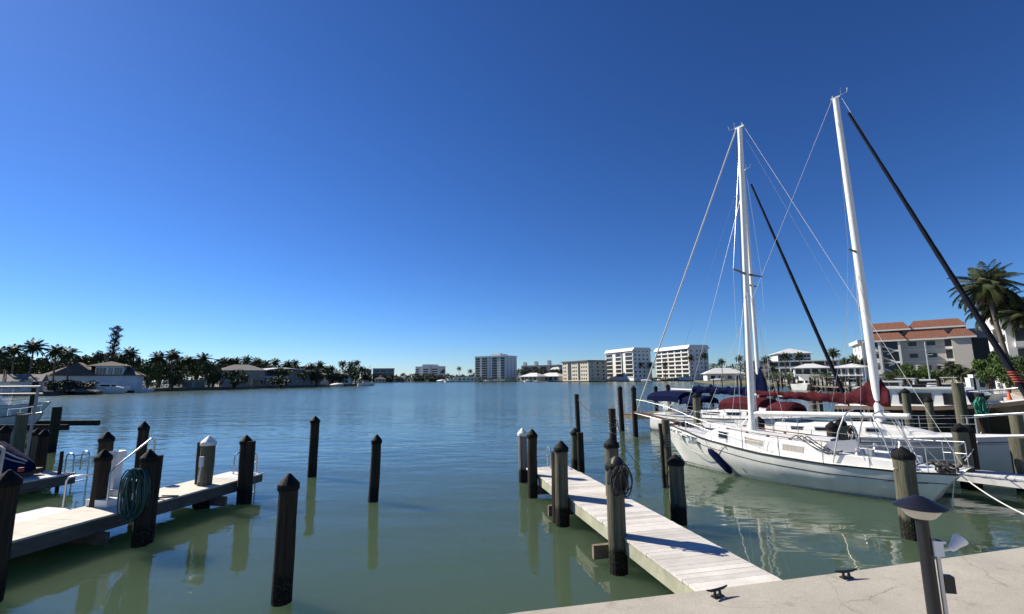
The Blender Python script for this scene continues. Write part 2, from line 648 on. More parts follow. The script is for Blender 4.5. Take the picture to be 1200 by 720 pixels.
# ------------------------------------------------------------------ pilings
def piling(name, label, xy, ztop, r=.16, cap='cap', m='piling', group=None, lean=(0, 0), caph=.2, n=14):
    t = thing(name, label, 'piling', (xy[0], xy[1], 0), 0, group)
    rs = random.Random(hash((round(xy[0], 2), round(xy[1], 2))) & 0xffff)
    lean = (lean[0] + rs.uniform(-.012, .012), lean[1] + rs.uniform(-.012, .012))
    r *= rs.uniform(.95, 1.06)
    mb = MB()
    zb = ztop - (caph if cap else 0)
    pts = []
    for i in range(7):
        f = i / 6
        z = -1.4 + (zb + 1.4) * f
        pts.append((lean[0] * z + rs.uniform(-.008, .008), lean[1] * z + rs.uniform(-.008, .008), z))
    mb.tube(pts, [r * (1.06 - .07 * i / 6 + rs.uniform(-.015, .015)) for i in range(7)], n)
    mb.build('post', MT[m], t, smooth=True)
    if cap:
        mb = MB()
        k = r * 1.12
        mb.lathe([(k, -.05), (k * 1.02, .0), (k * .98, .045), (k * .55, caph * .62), (.02, caph)], (lean[0] * zb, lean[1] * zb, zb), n)
        mb.build('cap', MT[cap], t)
    return t


g = lambda x, y: (gp(x, y).x, gp(x, y).y)
GA = 'mooring pilings standing in open water'
piling('piling', 'thick dark piling with pointed black cap, alone in the water nearest the quay', g(330, 706), 1.92, .15, m='piling_dark', group=GA, lean=(.012, 0))
piling('piling', 'slim dark piling alone in open water farthest from the quay', g(365.5, 559), 2.12, .155, m='piling_dark', group=GA)
piling('piling', 'dark piling alone in open water between the two finger docks, small notch by its cap', g(437.5, 588), 1.84, .14, m='piling_dark', group=GA, lean=(.01, 0))
# pilings of the right-hand finger dock
GB = 'pilings along the bleached finger dock'
piling('piling', 'pale weathered piling with white topped cap at the outer end of the bleached dock', g(613.5, 565), 1.74, .15, cap='cap_white', m='piling_pale', group=GB)
piling('piling', 'dark twin piling beside the white capped one at the bleached dock end', g(624, 583), 1.92, .15, m='piling_dark', group=GB)
piling('piling', 'thick black capped piling halfway along the near side of the bleached dock', g(659.5, 616), 1.92, .155, m='piling', group=GB)
piling('piling', 'thick green grey piling with a dark canvas sack over its top', g(724.5, 671), 1.98, .155, m='piling', group=GB)
piling('piling', 'stout green grey piling with black cap beside the bleached dock near the white sailboat bow', g(796, 614), 1.57, .175, m='piling', group=GB)
piling('piling', 'short square-shouldered piling at the far corner of the bleached dock with a thin pole', (gp(674.5, 552).x, gp(674.5, 552).y), 1.55, .16, m='piling', group=GB)
piling('piling', 'tall thin pole with pale tip rising beside the far corner of the bleached dock', (gp(677, 552).x + .12, gp(677, 552).y + .3), 2.78, .085, cap=None, m='piling_dark', group=GB)
p = gp(716, 516, 1.9)
piling('piling', 'black capped piling just behind the sack covered piling', (p.x, p.y), 1.98, .16, m='piling', group=GB)
p = gp(717.5, 480, 2.6)
piling('piling', 'slender pole wrapped in white rope behind the sack covered piling', (p.x, p.y), 2.62, .085, cap=None, m='piling_dark', group=GB)
piling('piling', 'dark flat topped twin pressed against the piling halfway along the bleached dock', (gp(654, 612).x, gp(654, 612).y), 1.62, .13, cap=None, m='piling_dark', group=GB)
piling('piling', 'dark flat topped twin beside the short piling at the far corner of the bleached dock', (gp(681, 553).x, gp(681, 553).y), 1.4, .13, cap=None, m='piling_dark', group=GB)
GC = 'pilings round the moored sailboats'
piling('piling', 'weathered split pole wrapped in rope under the white sailboat bowsprit', (gp(785, 571).x, gp(785, 571).y), 2.05, .12, cap=None, m='piling', group=GC, lean=(-.015, 0))
piling('piling', 'thin dark pole lashed to the split pole under the bowsprit', (gp(779, 572).x, gp(779, 572).y), 1.95, .06, cap=None, m='piling_dark', group=GC, lean=(-.02, 0))
piling('piling', 'stout green grey piling with black cap at the white sailboat stern quarter', g(1069.5, 631), 1.87, .2, m='piling', group=GC)
p = gp(1125, 497, 1.9)
piling('piling', 'black capped piling between the stern rail of the white sailboat and the grey hull', (p.x, p.y), 1.92, .19, m='piling', group=GC)
piling('piling', 'dark piling just behind the one at the stern rail of the white sailboat', (p.x + .42, p.y + .25), 1.86, .16, m='piling_dark', group=GC)
for (x, y, zt, r, cp, mt_, lb) in [
        (889, 488, 1.85, .17, 'cap', 'piling_dark', 'dark capped piling right behind the mast of the white sailboat'),
        (974, 494, 1.75, .17, 'cap', 'piling_dark', 'dark capped piling beside the companionway of the white sailboat'),
        (985, 490.5, 1.95, .16, 'cap', 'piling', 'green grey piling with a coil of line hung on it behind the cockpit'),
        (815, 460, 2.25, .19, 'cap', 'piling', 'thick grey piling beside the stern of the blue covered sailboat'),
        (1060, 455, 2.2, .17, 'cap', 'piling', 'capped piling in front of the cabin side windows of the black hulled boat'),
        (1088, 465, 1.9, .16, 'cap', 'piling', 'green grey piling in front of the black hull bow'),
        (1122, 449, 2.4, .22, None, 'piling', 'tall thick flat topped piling before the black hulled boat'),
        (1146, 461, 2.1, .2, None, 'piling_dark', 'dark piling with a bright green hose hung on it'),
        (768, 452, 2.3, .16, 'cap', 'piling_dark', 'dark piling behind the outer end of the blue boom cover'),
        (783, 450, 2.35, .16, 'cap', 'piling_dark', 'dark piling behind the hanging navy side flap of the blue covered sailboat'),
        (819, 451, 2.3, .16, 'cap', 'piling_dark', 'dark piling behind the middle of the blue boom cover'),
        (833, 450, 2.35, .15, 'cap', 'piling_dark', 'dark piling standing clear behind the blue boom cover towards its mast'),
        (904, 452, 2.2, .19, 'cap', 'piling', 'grey piling standing in water above the maroon canopy'),
        (951, 453, 2.25, .19, 'cap', 'piling', 'grey piling of a close pair above the maroon sail cover'),
        (958, 453, 2.3, .19, 'cap', 'piling', 'second grey piling of the close pair above the maroon sail cover'),
        (1192, 513, 1.1, .2, None, 'piling', 'low green stump piling beside the bow of the grey hulled sailboat'),
        (1190, 486, 1.6, .2, None, 'piling', 'grey flat topped piling behind the pulpit rail'),
]:
    D = {889: 18.3, 974: 17.0, 985: 16.9, 815: 24.5, 1060: 24.5, 1088: 23, 1122: 22.0, 1146: 21.5, 768: 36, 783: 36.5, 819: 36, 833: 37, 904: 33, 951: 33, 958: 33.5, 1192: 14.2, 1190: 18.5}[x]
    q = at(x, y, D)
    piling('piling', lb, (q.x, q.y), q.z, r, cap=cp, m=mt_, group=GC, n=12)
for (x, y, b, lb) in [(729, 452, 505, 'tall slim dark piling at the outer end of the brown walkway'), (744, 452, 512, 'tall slim dark piling one step in from the end of the brown walkway')]:
    q = gp(x + (0 if x == 729 else 1), b)
    piling('piling', lb, (q.x, q.y), at(x, y, q.y).z, .15, m='piling_dark', group='pilings at the brown walkway end')

# ------------------------------------------------------------------ docks
def dock(name, label, a, b, wd, z, board, mface_n, mface_f, th=.24, plank=.142, gap=.006, beams=(), lip=.0, across=True):
    """walkway from a (shore) to b (outer end); local y runs along it, local x across it"""
    a, b = Vector((a[0], a[1], 0)), Vector((b[0], b[1], 0))
    d = b - a
    L = d.length
    t = thing(name, label, 'dock', a, math.atan2(-d.x, d.y))
    mb = MB()
    rs = random.Random(int(L * 100))
    y = 0
    while y < L - .01:
        p = min(plank, L - y)
        mb.box((rs.uniform(-.006, .006), y + p / 2, z - .02 + rs.uniform(-.0012, .0012)), (wd + .06, p - gap, .04))
        y += plank
    mb.build('decking', board, t)
    for s, m in ((-1, mface_n), (1, mface_f)):
        mb = MB()
        mb.box((s * (wd / 2 - .02), L / 2, z - .042 - th / 2), (.06, L - .02, th))
        mb.build('fascia', m, t)
    mb = MB()
    mb.box((0, L / 2, z - .16), (.08, L - .05, .2))
    mb.box((0, L - .06, z - .042 - th / 2), (wd - .12, .06, th))
    mb.build('stringer', MT['beam'], t)
    for yb, wide in beams:
        mb = MB()
        mb.box((0, yb, z - .42), (wd + wide, .09, .24))
        mb.build('crossbeam', MT['beam'], t)
    return t


# bleached finger dock
DZ = .62
e0, e1, n0, n1 = gp(628, 553, DZ), gp(682, 556, DZ), gp(822, 696, DZ), gp(926, 684.5, DZ)
DR_A, DR_B = (n0 + n1) / 2, (e0 + e1) / 2
DR_A.z = DR_B.z = 0
dl = (DR_B - DR_A).normalized()
DRW = (abs((n1 - n0).cross(dl).z) + abs((e1 - e0).cross(dl).z)) / 2
print('finger dock width', DRW, DR_A, DR_B)
dock('finger_dock', 'bleached plank finger dock running out from the beige quay', DR_A - (DR_B - DR_A).normalized() * .25, DR_B, DRW, DZ, MT['deck'], MT['fascia_green'], MT['fascia_green'], beams=((3.1, .75), (5.9, .75), (8.0, .6)))
mb = MB()
for i in range(7):
    mb.box((-.05, .07 + i * .142, DZ - .02), (DRW + .1, .136, .04))
pl = thing('dock_landing', 'small raised swim ladder landing at the outer end of the bleached dock', 'landing', DR_B + dl * .02, math.atan2(-dl.x, dl.y))
mb.build('decking', MT['deck'], pl)
mb = MB()
mb.box((-.05, .5, DZ - .14), (DRW, .96, .18))
mb.build('frame', MT['beam'], pl)


def swim_ladder(label, loc, rz, zdeck, group=None, wd=.5):
    t = thing('swim_ladder', label, 'ladder', (loc[0], loc[1], zdeck), rz, group)
    for s in (-1, 1):
        pts = [(s * wd / 2, -.28, 0), (s * wd / 2, -.28, .45)]
        for k in range(1, 8):
            a = math.pi * k / 8
            pts.append((s * wd / 2, -.28 + .17 * (1 - math.cos(a)), .45 + .15 * math.sin(a)))
        pts += [(s * wd / 2, .06, .45), (s * wd / 2, .07, -1.6)]
        mb = MB()
        mb.tube(pts, .022, 8)
        mb.build('rail', MT['steel'], t, True)
    for z in (-.3, -.6, -.9, -1.2):
        mb = MB()
        mb.box((0, .07, z), (wd, .09, .03))
        mb.build('rung', MT['steel'], t)
    mb = MB()
    mb.tube([(-wd / 2, .06, .3), (wd / 2, .06, .3)], .018, 8)
    mb.tube([(-wd / 2, .06, .52), (wd / 2, .06, .52)], .018, 8)
    mb.build('crossbar', MT['steel'], t, True)
    return t


lp = DR_B + dl * 1.02 + Vector((-.25, 0, 0))
swim_ladder('stainless swim ladder at the outer end of the bleached dock', (lp.x, lp.y), math.atan2(-dl.x, dl.y), DZ)

# dark canvas sack and dock line on the piling beside the bleached dock
pk = gp(724.5, 671)
mb = MB()
rows = []
for i in range(11):
    f = i / 10
    z = 1.98 - .5 * f
    row = []
    for k in range(18):
        a = 2 * math.pi * k / 18
        rr = (.04 + .155 * min(1, (f * 2.2) ** .6)) * (1 + .06 * math.sin(5 * a + 3 * f) + .035 * math.sin(9 * a))
        row.append((pk.x + .05 + rr * math.cos(a), pk.y + rr * math.sin(a), z - (.04 * math.sin(3 * a) if i == 10 else 0)))
    rows.append(row)
mb.grid(rows, close=True)
mb.add(rows[0], [tuple(range(18))])
cv = mb.build('canvas_cover', MT['rubber'], None, True)
tag(cv, 'wrinkled dark canvas sack pulled over the top of a dock piling', 'cover')


def coil(name, label, c, r, ht, n, m, wire, tilt=(1, 0), cat='rope', jit=.05):
    """hanging coil: loops of hose draped over a hook; tilt = horizontal direction of the coil's plane"""
    mb = MB()
    rs = random.Random(n * 7 + int(c[0] * 100))
    t = Vector((tilt[0], tilt[1], 0)).normalized()
    nrm = Vector((-t.y, t.x, 0))
    for k in range(n):
        rr, hh = r * rs.uniform(.72, 1.08), ht * rs.uniform(.82, 1.06)
        off = nrm * rs.uniform(-jit, jit) + t * rs.uniform(-.45 * r, .45 * r)
        tw, tp = rs.uniform(-.05, .05), rs.uniform(0, 6.3)
        ph = rs.uniform(-.25, .25)
        pts = []
        for j in range(25):
            a = 2 * math.pi * j / 24
            x = rr * math.sin(a) * (.55 + .45 * (1 - math.cos(a)) / 2)
            z = -hh * (1 - math.cos(a)) / 2
            pts.append(Vector(c) + off + t * (x + ph * .1 * z + tw * math.sin(2 * a + tp)) + Vector((0, 0, z)) + nrm * (.03 * math.sin(3 * a + k)))
        mb.tube(pts, wire, 6, caps=False)
    o = mb.build(name, m, None, True)
    return tag(o, label, cat)


pk0 = pk
coil('rope_coil', 'loops of dark rope hung round the sack covered piling', (pk0.x + .1, pk0.y - .16, 1.84), .16, .5, 12, MT['rope_dark'], .012, (1, -.2), 'rope', .12)

# ------------------------------------------------------------------ left dock
LZ = .6
r0, r1, l0, l1 = gp(50, 624, LZ), gp(281, 562, LZ), gp(111, 591.5, LZ), gp(238, 560, LZ)
ll = (r1 - r0).normalized()
DLW = (abs((l0 - r0).cross(ll).z) + abs((l1 - r0).cross(ll).z)) / 2
DL_B = r1 - Vector((ll.y, -ll.x, 0)) * (DLW / 2)
DL_B.z = 0
DL_A = DL_B - ll * 7.6
print('tan dock width', DLW, DL_A, DL_B)
dock('finger_dock', 'tan grooved finger dock with dark fascia and a coiled green hose', DL_A, DL_B, DLW, LZ, MT['deck_tan'], MT['fascia'], MT['fascia'], th=.27, plank=.3, gap=.003, beams=((3.9, .5), (6.9, .5)))
rzL = math.atan2(-ll.x, ll.y)
LW = lambda x, y, z=0: Vector((DL_A.x + ll.x * y + ll.y * x, DL_A.y + ll.y * y - ll.x * x, z))   # dock coordinates to world
pl = thing('dock_landing', 'small swim ladder landing at the outer end of the tan dock', 'landing', DL_B + ll * .02, rzL)
mb = MB()
for i in range(6):
    mb.box((0, .08 + i * .152, LZ - .02), (DLW, .148, .04))
mb.build('decking', MT['deck_grey'], pl)
mb = MB()
mb.box((0, .47, LZ - .15), (DLW - .05, .86, .2))
mb.build('frame', MT['beam'], pl)
q = LW(.05, 8.5)
swim_ladder('bent stainless swim ladder at the outer end of the tan dock', (q.x, q.y), rzL, LZ)
GL = 'pilings along the tan dock'
for (x, y, zt, r, cp, mt_, lb) in [
        (10, 551, 2.0, .16, 'cap', 'piling_dark', 'thick black piling with pyramid cap at the near end of the tan dock'),
        (123, 527, 1.84, .15, 'cap', 'piling_dark', 'brown stained piling with pale capped edge between tan dock and low platform'),
        (125, 506, 2.15, .145, 'cap', 'piling_dark', 'taller dark piling just behind the brown stained one by the white locker'),
        (170, 494, 2.25, .13, 'cap', 'piling_dark', 'tall dark piling behind the white boarding steps'),
        (176, 527, 1.95, .15, 'cap', 'piling_dark', 'black capped piling with the coiled green hose hung on it'),
        (182, 534, 1.80, .13, None, 'piling_dark', 'flat topped dark piling close behind the green hose piling'),
        (244.5, 511, 1.9, .17, 'cap_white', 'piling', 'green grey piling with a pale pointed cap at the outer end of the tan dock'),
        (238.5, 518, 1.72, .12, None, 'piling_dark', 'thin dark piling just behind the pale capped one'),
        (290, 510, 1.86, .15, 'cap', 'piling_dark', 'dark capped piling at the outer corner of the tan dock'),
        (294.5, 517, 1.7, .12, None, 'piling_dark', 'flat topped dark piling touching the outer corner piling of the tan dock'),
]:
    q = gp(x, y, zt)
    piling('piling', lb, (q.x, q.y), zt, r, cap=cp, m=mt_, group=GL)

# low composite platform beside the tan dock
t = thing('floating_platform', 'low pale grey boarding platform beside the tan dock', 'platform', LW(-DLW / 2 - .95, 3.4), rzL)
mb = MB()
for i in range(15):
    mb.box((0, -1.4 + i * .2, .36), (1.7, .192, .06))
mb.build('decking', MT['deck_grey'], t)
mb = MB()
mb.box((0, 0, .2), (1.72, 3.05, .26))
mb.build('float', MT['fascia'], t)
# stainless grab rail
a, b = gp(74, 594, .4), gp(110, 588, .45)
d = (b - a)
mb = MB()
a.z, b.z = .38, .38
h = 1.1
pts = [a, a + Vector((0, 0, h - .12 - a.z)) ]
e = Vector((d.x, d.y, 0)).normalized()
pts = [a, Vector((a.x, a.y, h - .1)), Vector((a.x, a.y, h - .03)) + e * .03, Vector((a.x, a.y, h)) + e * .1, Vector((b.x, b.y, h)) - e * .1, Vector((b.x, b.y, h - .03)) - e * .03, Vector((b.x, b.y, h - .1)), b]
mb.tube(pts, .024, 10)
tag(mb.build('grab_rail', MT['steel'], None, True), 'bent stainless grab rail standing on the low grey platform', 'rail')
# white dock locker post and boarding steps with handrail
q = gp(131.5, 587, LZ)
t = thing('power_pedestal', 'tall white plastic pedestal beside the brown stained piling', 'pedestal', (q.x, q.y, LZ), rzL)
mb = MB()
mb.box((0, 0, .5), (.17, .17, 1.0))
mb.build('body', MT['plastic_white'], t)
mb = MB()
mb.hip(-.1, -.1, .1, .1, 1.0, 1.06, .02, .1)
mb.build('lid', MT['plastic_white'], t)
q = gp(150, 578, LZ)
t = thing('boarding_steps', 'white plastic boarding steps on the tan dock behind the hose', 'steps', LW(-DLW / 2 + .3, 5.0, LZ), rzL)
for i, (hh, yy) in enumerate(((.15, -.35), (.30, 0), (.44, .3))):
    mb = MB()
    mb.box((0, yy, hh / 2), (.62, .36, hh))
    mb.build('step', MT['plastic_white'], t)
mb = MB()
mb.tube([(.28, -.5, .1), (.28, -.5, .75), (.28, -.42, .85), (.28, .38, 1.4), (.28, .46, 1.37), (.28, .48, 1.25), (.28, .48, 0)], .022, 10)
mb.build('handrail', MT['steel'], t, True)
q = gp(176, 527, 1.95)
coil('hose_coil', 'thick coil of dark green hose hanging on a dock piling', (q.x - .10, q.y - .19, 1.58), .22, 1.0, 26, MT['hose'], .014, (1, .1), 'hose', .11)
q = gp(245, 536, 1.4)
mb = MB()
mb.box((q.x - .05, q.y - .22, 1.32), (.1, .06, .26))
mb.tube([(q.x - .05, q.y - .22, 1.2), (q.x - .09, q.y - .2, .8)], .02, 6)
tag(mb.build('power_box', MT['plastic_white']), 'small grey white outlet box with conduit on the pale capped piling', 'outlet box')
mb = MB()
q0 = LW(.2, 5.35, LZ + .012)
mb.tube([q0, q0 + Vector((.35, .05, 0)), q0 + Vector((.55, .12, 0)), q0 + Vector((.5, .2, 0)), q0 + Vector((.1, .2, 0))], .016, 6)
tag(mb.build('hose_end', MT['hose'], None, True), 'short loop of dark hose lying on the tan dock boards', 'hose')

# ------------------------------------------------------------------ quay: lamp, spot light, cleats
lx = gp(1078, 592, 2.5)
LB = at(1077.5, 591, 4.2)
t = thing('dock_lamp', 'black mushroom dock lamp on a round post at the quay edge', 'lamp', (LB.x, LB.y, QZ + .004), 0)
zt = LB.z - QZ
mb = MB()
mb.tube([(0, 0, 0), (0, 0, zt - .1)], [.052, .048], 18)
mb.build('post', MT['metal_black'], t, True)
mb = MB()
mb.lathe([(.075, zt - .115), (.10, zt - .1), (.13, zt - .065), (.155, zt - .028), (.155, zt - .022)], n=28)
mb.build('lens', MT['lamp_lens'], t, True)
mb = MB()
mb.lathe([(.155, zt - .03), (.186, zt - .026), (.188, zt - .018), (.15, zt + .006), (.09, zt + .034), (.045, zt + .058), (.008, zt + .068)], n=32)
mb.build('shade', MT['lamp_blue'], t, True)
mb = MB()
mb.lathe([(.13, 0), (.13, .02), (.09, .04), (.075, .05)], n=18)
mb.build('base', MT['metal_black'], t, True)
# conduit and floodlight strapped to the post, its own thing
sp = at(1092, 643, 4.2)
t = thing('spot_light', 'white floodlight on a conduit with switch box beside the mushroom lamp', 'spot light', (LB.x + .062, LB.y - .04, QZ + .004), R(-12))
zz = sp.z - QZ
mb = MB()
mb.tube([(0, 0, 0), (0, 0, zz - .04)], .017, 10)
mb.build('conduit', MT['alu'], t, True)
mb = MB()
mb.box((.0, 0, zz + .015), (.07, .06, .12))
mb.box((.03, 0, zz + .065), (.06, .05, .02))
mb.build('junction_box', MT['plastic_white'], t)
mb = MB()
mb.box((.055, .02, zz - .27), (.075, .06, .13))
mb.build('switch_box', MT['metal_black'], t)
Mx = Matrix.Rotation(R(52), 3, 'Y') @ Matrix.Rotation(R(-14), 3, 'X')
mb = MB()
mb.tube([(.03, 0, zz - .0), (.085, 0, zz + .01), (.11, 0, zz + .02)], .014, 8)
mb.build('arm', MT['plastic_white'], t, True)
mb = MB()
mb.lathe([(.022, -.03), (.03, .0), (.036, .04), (.05, .085), (.053, .1), (.047, .102), (.035, .075)], (.12, 0, zz + .03), 18, M=Mx)
mb.build('lamp_head', MT['plastic_white'], t, True)


def cleat(label, q, rz):
    t = thing('cleat', label, 'cleat', (q.x, q.y, QZ + .008), rz)
    mb = MB()
    mb.box((0, 0, .006), (.16, .07, .014))
    for s in (-1, 1):
        mb.tube([(s * .045, 0, .01), (s * .04, 0, .07)], [.022, .014], 8)
    mb.build('foot', MT['iron'], t, True)
    mb = MB()
    mb.tube([(-.17, 0, .098), (-.1, 0, .082), (0, 0, .078), (.1, 0, .082), (.17, 0, .098)], [.009, .016, .018, .016, .009], 10)
    mb.build('horn', MT['iron'], t, True)


cleat('black iron cleat on the quay right at the foot of the bleached dock', gp(841, 700, QZ), R(24))
cleat('black iron cleat near the quay edge between dock foot and mushroom lamp', gp(992, 678, QZ), R(10))


def rope(name, label, a, b, sag, r, m, n=16, cat='rope'):
    a, b = Vector(a), Vector(b)
    pts = [a.lerp(b, i / n) - Vector((0, 0, sag * 4 * (i / n) * (1 - i / n))) for i in range(n + 1)]
    mb = MB()
    mb.tube(pts, r, 6)
    return tag(mb.build(name, m, None, True), label, cat)


# thin line from the tall pole to the wrapped pole
p0, p1 = at(677, 468, gp(677, 552).y + .3), at(716, 497, gp(717.5, 480, 2.6).y)
rope('mooring_line', 'thin dark line sagging from the tall pole to the rope wrapped pole', p0, p1, .12, .014, MT['rope_dark'])
q = gp(717.5, 480, 2.6)
mb = MB()
for k in range(4):
    zz = 2.34 - (.0, .03, .16, .30)[k]
    pts = [(q.x + .1 * math.cos(a), q.y + .1 * math.sin(a), zz - (.02, -.015, .035, -.03)[k] * a) for a in [2 * math.pi * j / 10 for j in range(11)]]
    mb.tube(pts, .009, 5)
mb.tube([(q.x + .08, q.y - .08, 2.35), (q.x + .16, q.y - .1, 1.95), (q.x + .3, q.y - .06, 1.6), (q.x + .62, q.y + .1, 1.2)], .012, 5)
tag(mb.build('mooring_line', MT['rope_tan'], None, True), 'pale rope wound round the slender pole behind the sack covered piling', 'rope')
q = gp(785, 571)
mb = MB()
for k in range(6):
    zz = 1.62 - .07 * k
    pts = [(q.x - .05 + .16 * math.cos(a), q.y + .15 * math.sin(a), zz + .02 * math.sin(a + k)) for a in [2 * math.pi * j / 12 for j in range(13)]]
    mb.tube(pts, .016, 5)
tag(mb.build('mooring_line', MT['rope_tan'], None, True), 'tan lashing round the split pole under the bowsprit', 'rope')


# ------------------------------------------------------------------ sailboats
def lerp_tab(tab, t):
    for (a, va), (b, vb) in zip(tab, tab[1:]):
        if t <= b:
            f = (t - a) / (b - a)
            f = f * f * (3 - 2 * f) * .35 + f * .65
            return va + (vb - va) * f
    return tab[-1][1]


class Hull:
    def __init__(s, L, breadth, sheer, bow_over, stern_over, flare=.86, draft=.5):
        s.L, s.br, s.sh, s.bo, s.so, s.fl, s.dr = L, breadth, sheer, bow_over, stern_over, flare, draft

    def half(s, st): return lerp_tab(s.br, st / s.L)
    def top(s, st): return lerp_tab(s.sh, st / s.L)
    def Y(s, st): return s.L / 2 - st                   # local y of station (metres from the stem at the deck)

    def pt(s, t, q, side):                             # t 0..1 stem to stern, q 0 sheer .. 1 waterline .. 1.5 below
        z0 = lerp_tab(s.sh, t)
        z = z0 * (1 - q) if q <= 1 else -s.dr * (q - 1) * 2
        g = min(q, 1.25)
        st = s.bo * (g ** 1.25) * (1 - t) + t * s.L - s.so * (g ** .8) * t
        tab = [(0, 1), (.25, .985 + .0), (.5, .95), (.8, s.fl), (1.0, s.fl * .9), (1.25, .55), (1.5, .06)]
        bul = lerp_tab(tab, q)
        if t < .35:                                    # finer forward
            bul = bul * (1 - (.35 - t) / .35 * .28 * min(1, q))
        return Vector((side * lerp_tab(s.br, t) * bul, s.L / 2 - st, z))

    def surf(s, st, drop, side, out=.004):             # point on the topsides: metres aft, metres below the sheer
        t = st / s.L
        z0 = lerp_tab(s.sh, t)
        p = s.pt(t, drop / z0, side)
        p.x += side * out
        return p


QS = [0, .12, .25, .4, .55, .7, .85, 1.0, 1.15, 1.3, 1.5]


def hull_mesh(h, n=44):
    mb = MB()
    for side in (-1, 1):
        rows = []
        for i in range(n + 1):
            t = (i / n) ** 1.25
            rows.append([h.pt(t, q, side) for q in (QS if side > 0 else QS[::-1])])
        mb.grid(rows)
    # transom
    a = [h.pt(1, q, -1) for q in QS]
    b = [h.pt(1, q, 1) for q in QS[::-1]]
    mb.add(a + b, [tuple(range(len(a) + len(b)))[::-1]])
    return mb


def deck_mesh(h, drop=.03, camber=.06, n=44, hole=None):
    mb = MB()
    W = 8
    for i in range(n):
        t0, t1 = (i / n) ** 1.25, ((i + 1) / n) ** 1.25
        for k in range(W):
            qd = []
            for t, kk in ((t0, k), (t0, k + 1), (t1, k + 1), (t1, k)):
                u = kk / W * 2 - 1
                hb = lerp_tab(h.br, t) - .02
                qd.append((u * hb, h.L / 2 - t * h.L, lerp_tab(h.sh, t) - drop + camber * (1 - u * u)))
            if hole:
                c = [sum(p[j] for p in qd) / 4 for j in range(2)]
                if hole[0] < h.L / 2 - c[1] < hole[1] and abs(c[0]) < hole[2]:
                    continue
            mb.add(qd, [(0, 3, 2, 1)])
    return mb


def sheer_strip(h, z_off, ht, out, n=60, t0=0.0, t1=1.0, drop=0.0):
    mb = MB()
    for side in (-1, 1):
        rows = []
        for i in range(n + 1):
            t = t0 + (t1 - t0) * i / n
            z0 = lerp_tab(h.sh, t)
            p = h.pt(t, max(0, drop / z0), side)
            q = h.pt(t, max(0, (drop + ht) / z0), side)
            o = Vector((side * out, 0, 0))
            a, b = p + o + Vector((0, 0, z_off)), q + o + Vector((0, 0, z_off))
            c, d = q - o * .6 + Vector((0, 0, z_off)), p - o * .6 + Vector((0, 0, z_off))
            rows.append([a, b, c, d])
        mb.grid(rows, close=True)
    return mb


def cabin_mesh(h, s0, s1, w0, w1, ht, nose=.9, z_add=.0, tail=.1, nn=26):
    """coach roof: rounded box lofted along the deck, wedge shaped nose"""
    mb = MB()
    rows = []
    for i in range(nn + 1):
        f = i / nn
        st = s0 + (s1 - s0) * f
        zb = h.top(st) - .03
        rise = min(1, (st - s0) / nose)
        rise = math.sin(rise * math.pi / 2) ** .8
        w_ = (w0 + (w1 - w0) * f) * (.55 + .45 * min(1, (st - s0) / (nose * .9)) ** .5)
        H = ht * rise
        y = h.Y(st)
        row = [(-w_, y, zb - .02), (-w_ * .985, y, zb + H * .45), (-w_ * .95, y, zb + H * .78), (-w_ * .87, y, zb + H * .96), (-w_ * .72, y, zb + H * 1.03), (-w_ * .35, y, zb + H * 1.10 + z_add), (0, y, zb + H * 1.13 + z_add)]
        row += [(-p[0], p[1], p[2]) for p in row[-2::-1]]
        rows.append(row)
    mb.grid(rows)
    mb.add(rows[-1], [tuple(range(len(rows[-1])))])
    mb.add(rows[0], [tuple(range(len(rows[0])))[::-1]])
    return mb


def cabin_side(h, s0, s1, w0, w1, ht, st, f, side, out=.006):
    """point on a cabin side: st metres aft, f 0..1 up the side"""
    k = (st - s0) / (s1 - s0)
    w_ = w0 + (w1 - w0) * k
    zb = h.top(st) - .03
    x = w_ * (1 - .05 * f / .78)
    return Vector((side * (x + out), h.Y(st), zb + ht * f))


def patch(h, cab, st0, st1, f0, f1, side, out=.012, rim=None, n=6):
    mb = MB()
    rows = []
    for i in range(n + 1):
        st = st0 + (st1 - st0) * i / n
        a, b = cabin_side(h, *cab, st, f0, side, out), cabin_side(h, *cab, st, f1, side, out)
        a2, b2 = cabin_side(h, *cab, st, f0, side, -.02), cabin_side(h, *cab, st, f1, side, -.02)
        rows.append([a, b, b2, a2])
    mb.grid(rows, close=True)
    mb.add(rows[0], [(0, 1, 2, 3)])
    mb.add(rows[-1], [(3, 2, 1, 0)])
    return mb


def window(h, cab, st0, st1, f0, f1, side, glass, frame, parent, name='window'):
    d = .035
    fd = d / cab[4] * .9
    o = patch(h, cab, st0 - d, st1 + d, f0 - fd, f1 + fd, side, .010).build(name, frame, parent)
    patch(h, cab, st0, st1, f0, f1, side, .016).build('pane', glass, o)
    return o


def line(parent, name, a, b, r, m, n=5, sag=0.0, k=1):
    mb = MB()
    a, b = Vector(a), Vector(b)
    pts = [a.lerp(b, i / k) - Vector((0, 0, sag * 4 * (i / k) * (1 - i / k))) for i in range(k + 1)]
    mb.tube(pts, r, n)
    return mb.build(name, m, parent, True)


def stanchions(h, parent, sts, ht=.62, wires=(.3, .6), inset=.07, m=None, r=.0125):
    m = m or MT['steel']
    for side in (-1, 1):
        tops = []
        for st in sts:
            x = side * (h.half(st) - inset)
            z = h.top(st)
            mb = MB()
            mb.tube([(x, h.Y(st), z - .02), (x, h.Y(st), z + ht)], r, 8)
            mb.build('stanchion', m, parent, True)
            tops.append(Vector((x, h.Y(st), z)))
        for wz in wires:
            mb = MB()
            mb.tube([p + Vector((0, 0, wz)) for p in tops], .005, 5)
            mb.build('lifeline', MT['wire'], parent, True)


def pulpit(h, parent, pts, posts, r=.0125, name='pulpit'):
    mb = MB()
    mb.tube(pts, r, 8)
    for a, b in posts:
        mb.tube([a, b], r * .9, 8)
    return mb.build(name, MT['alu'], parent, True)


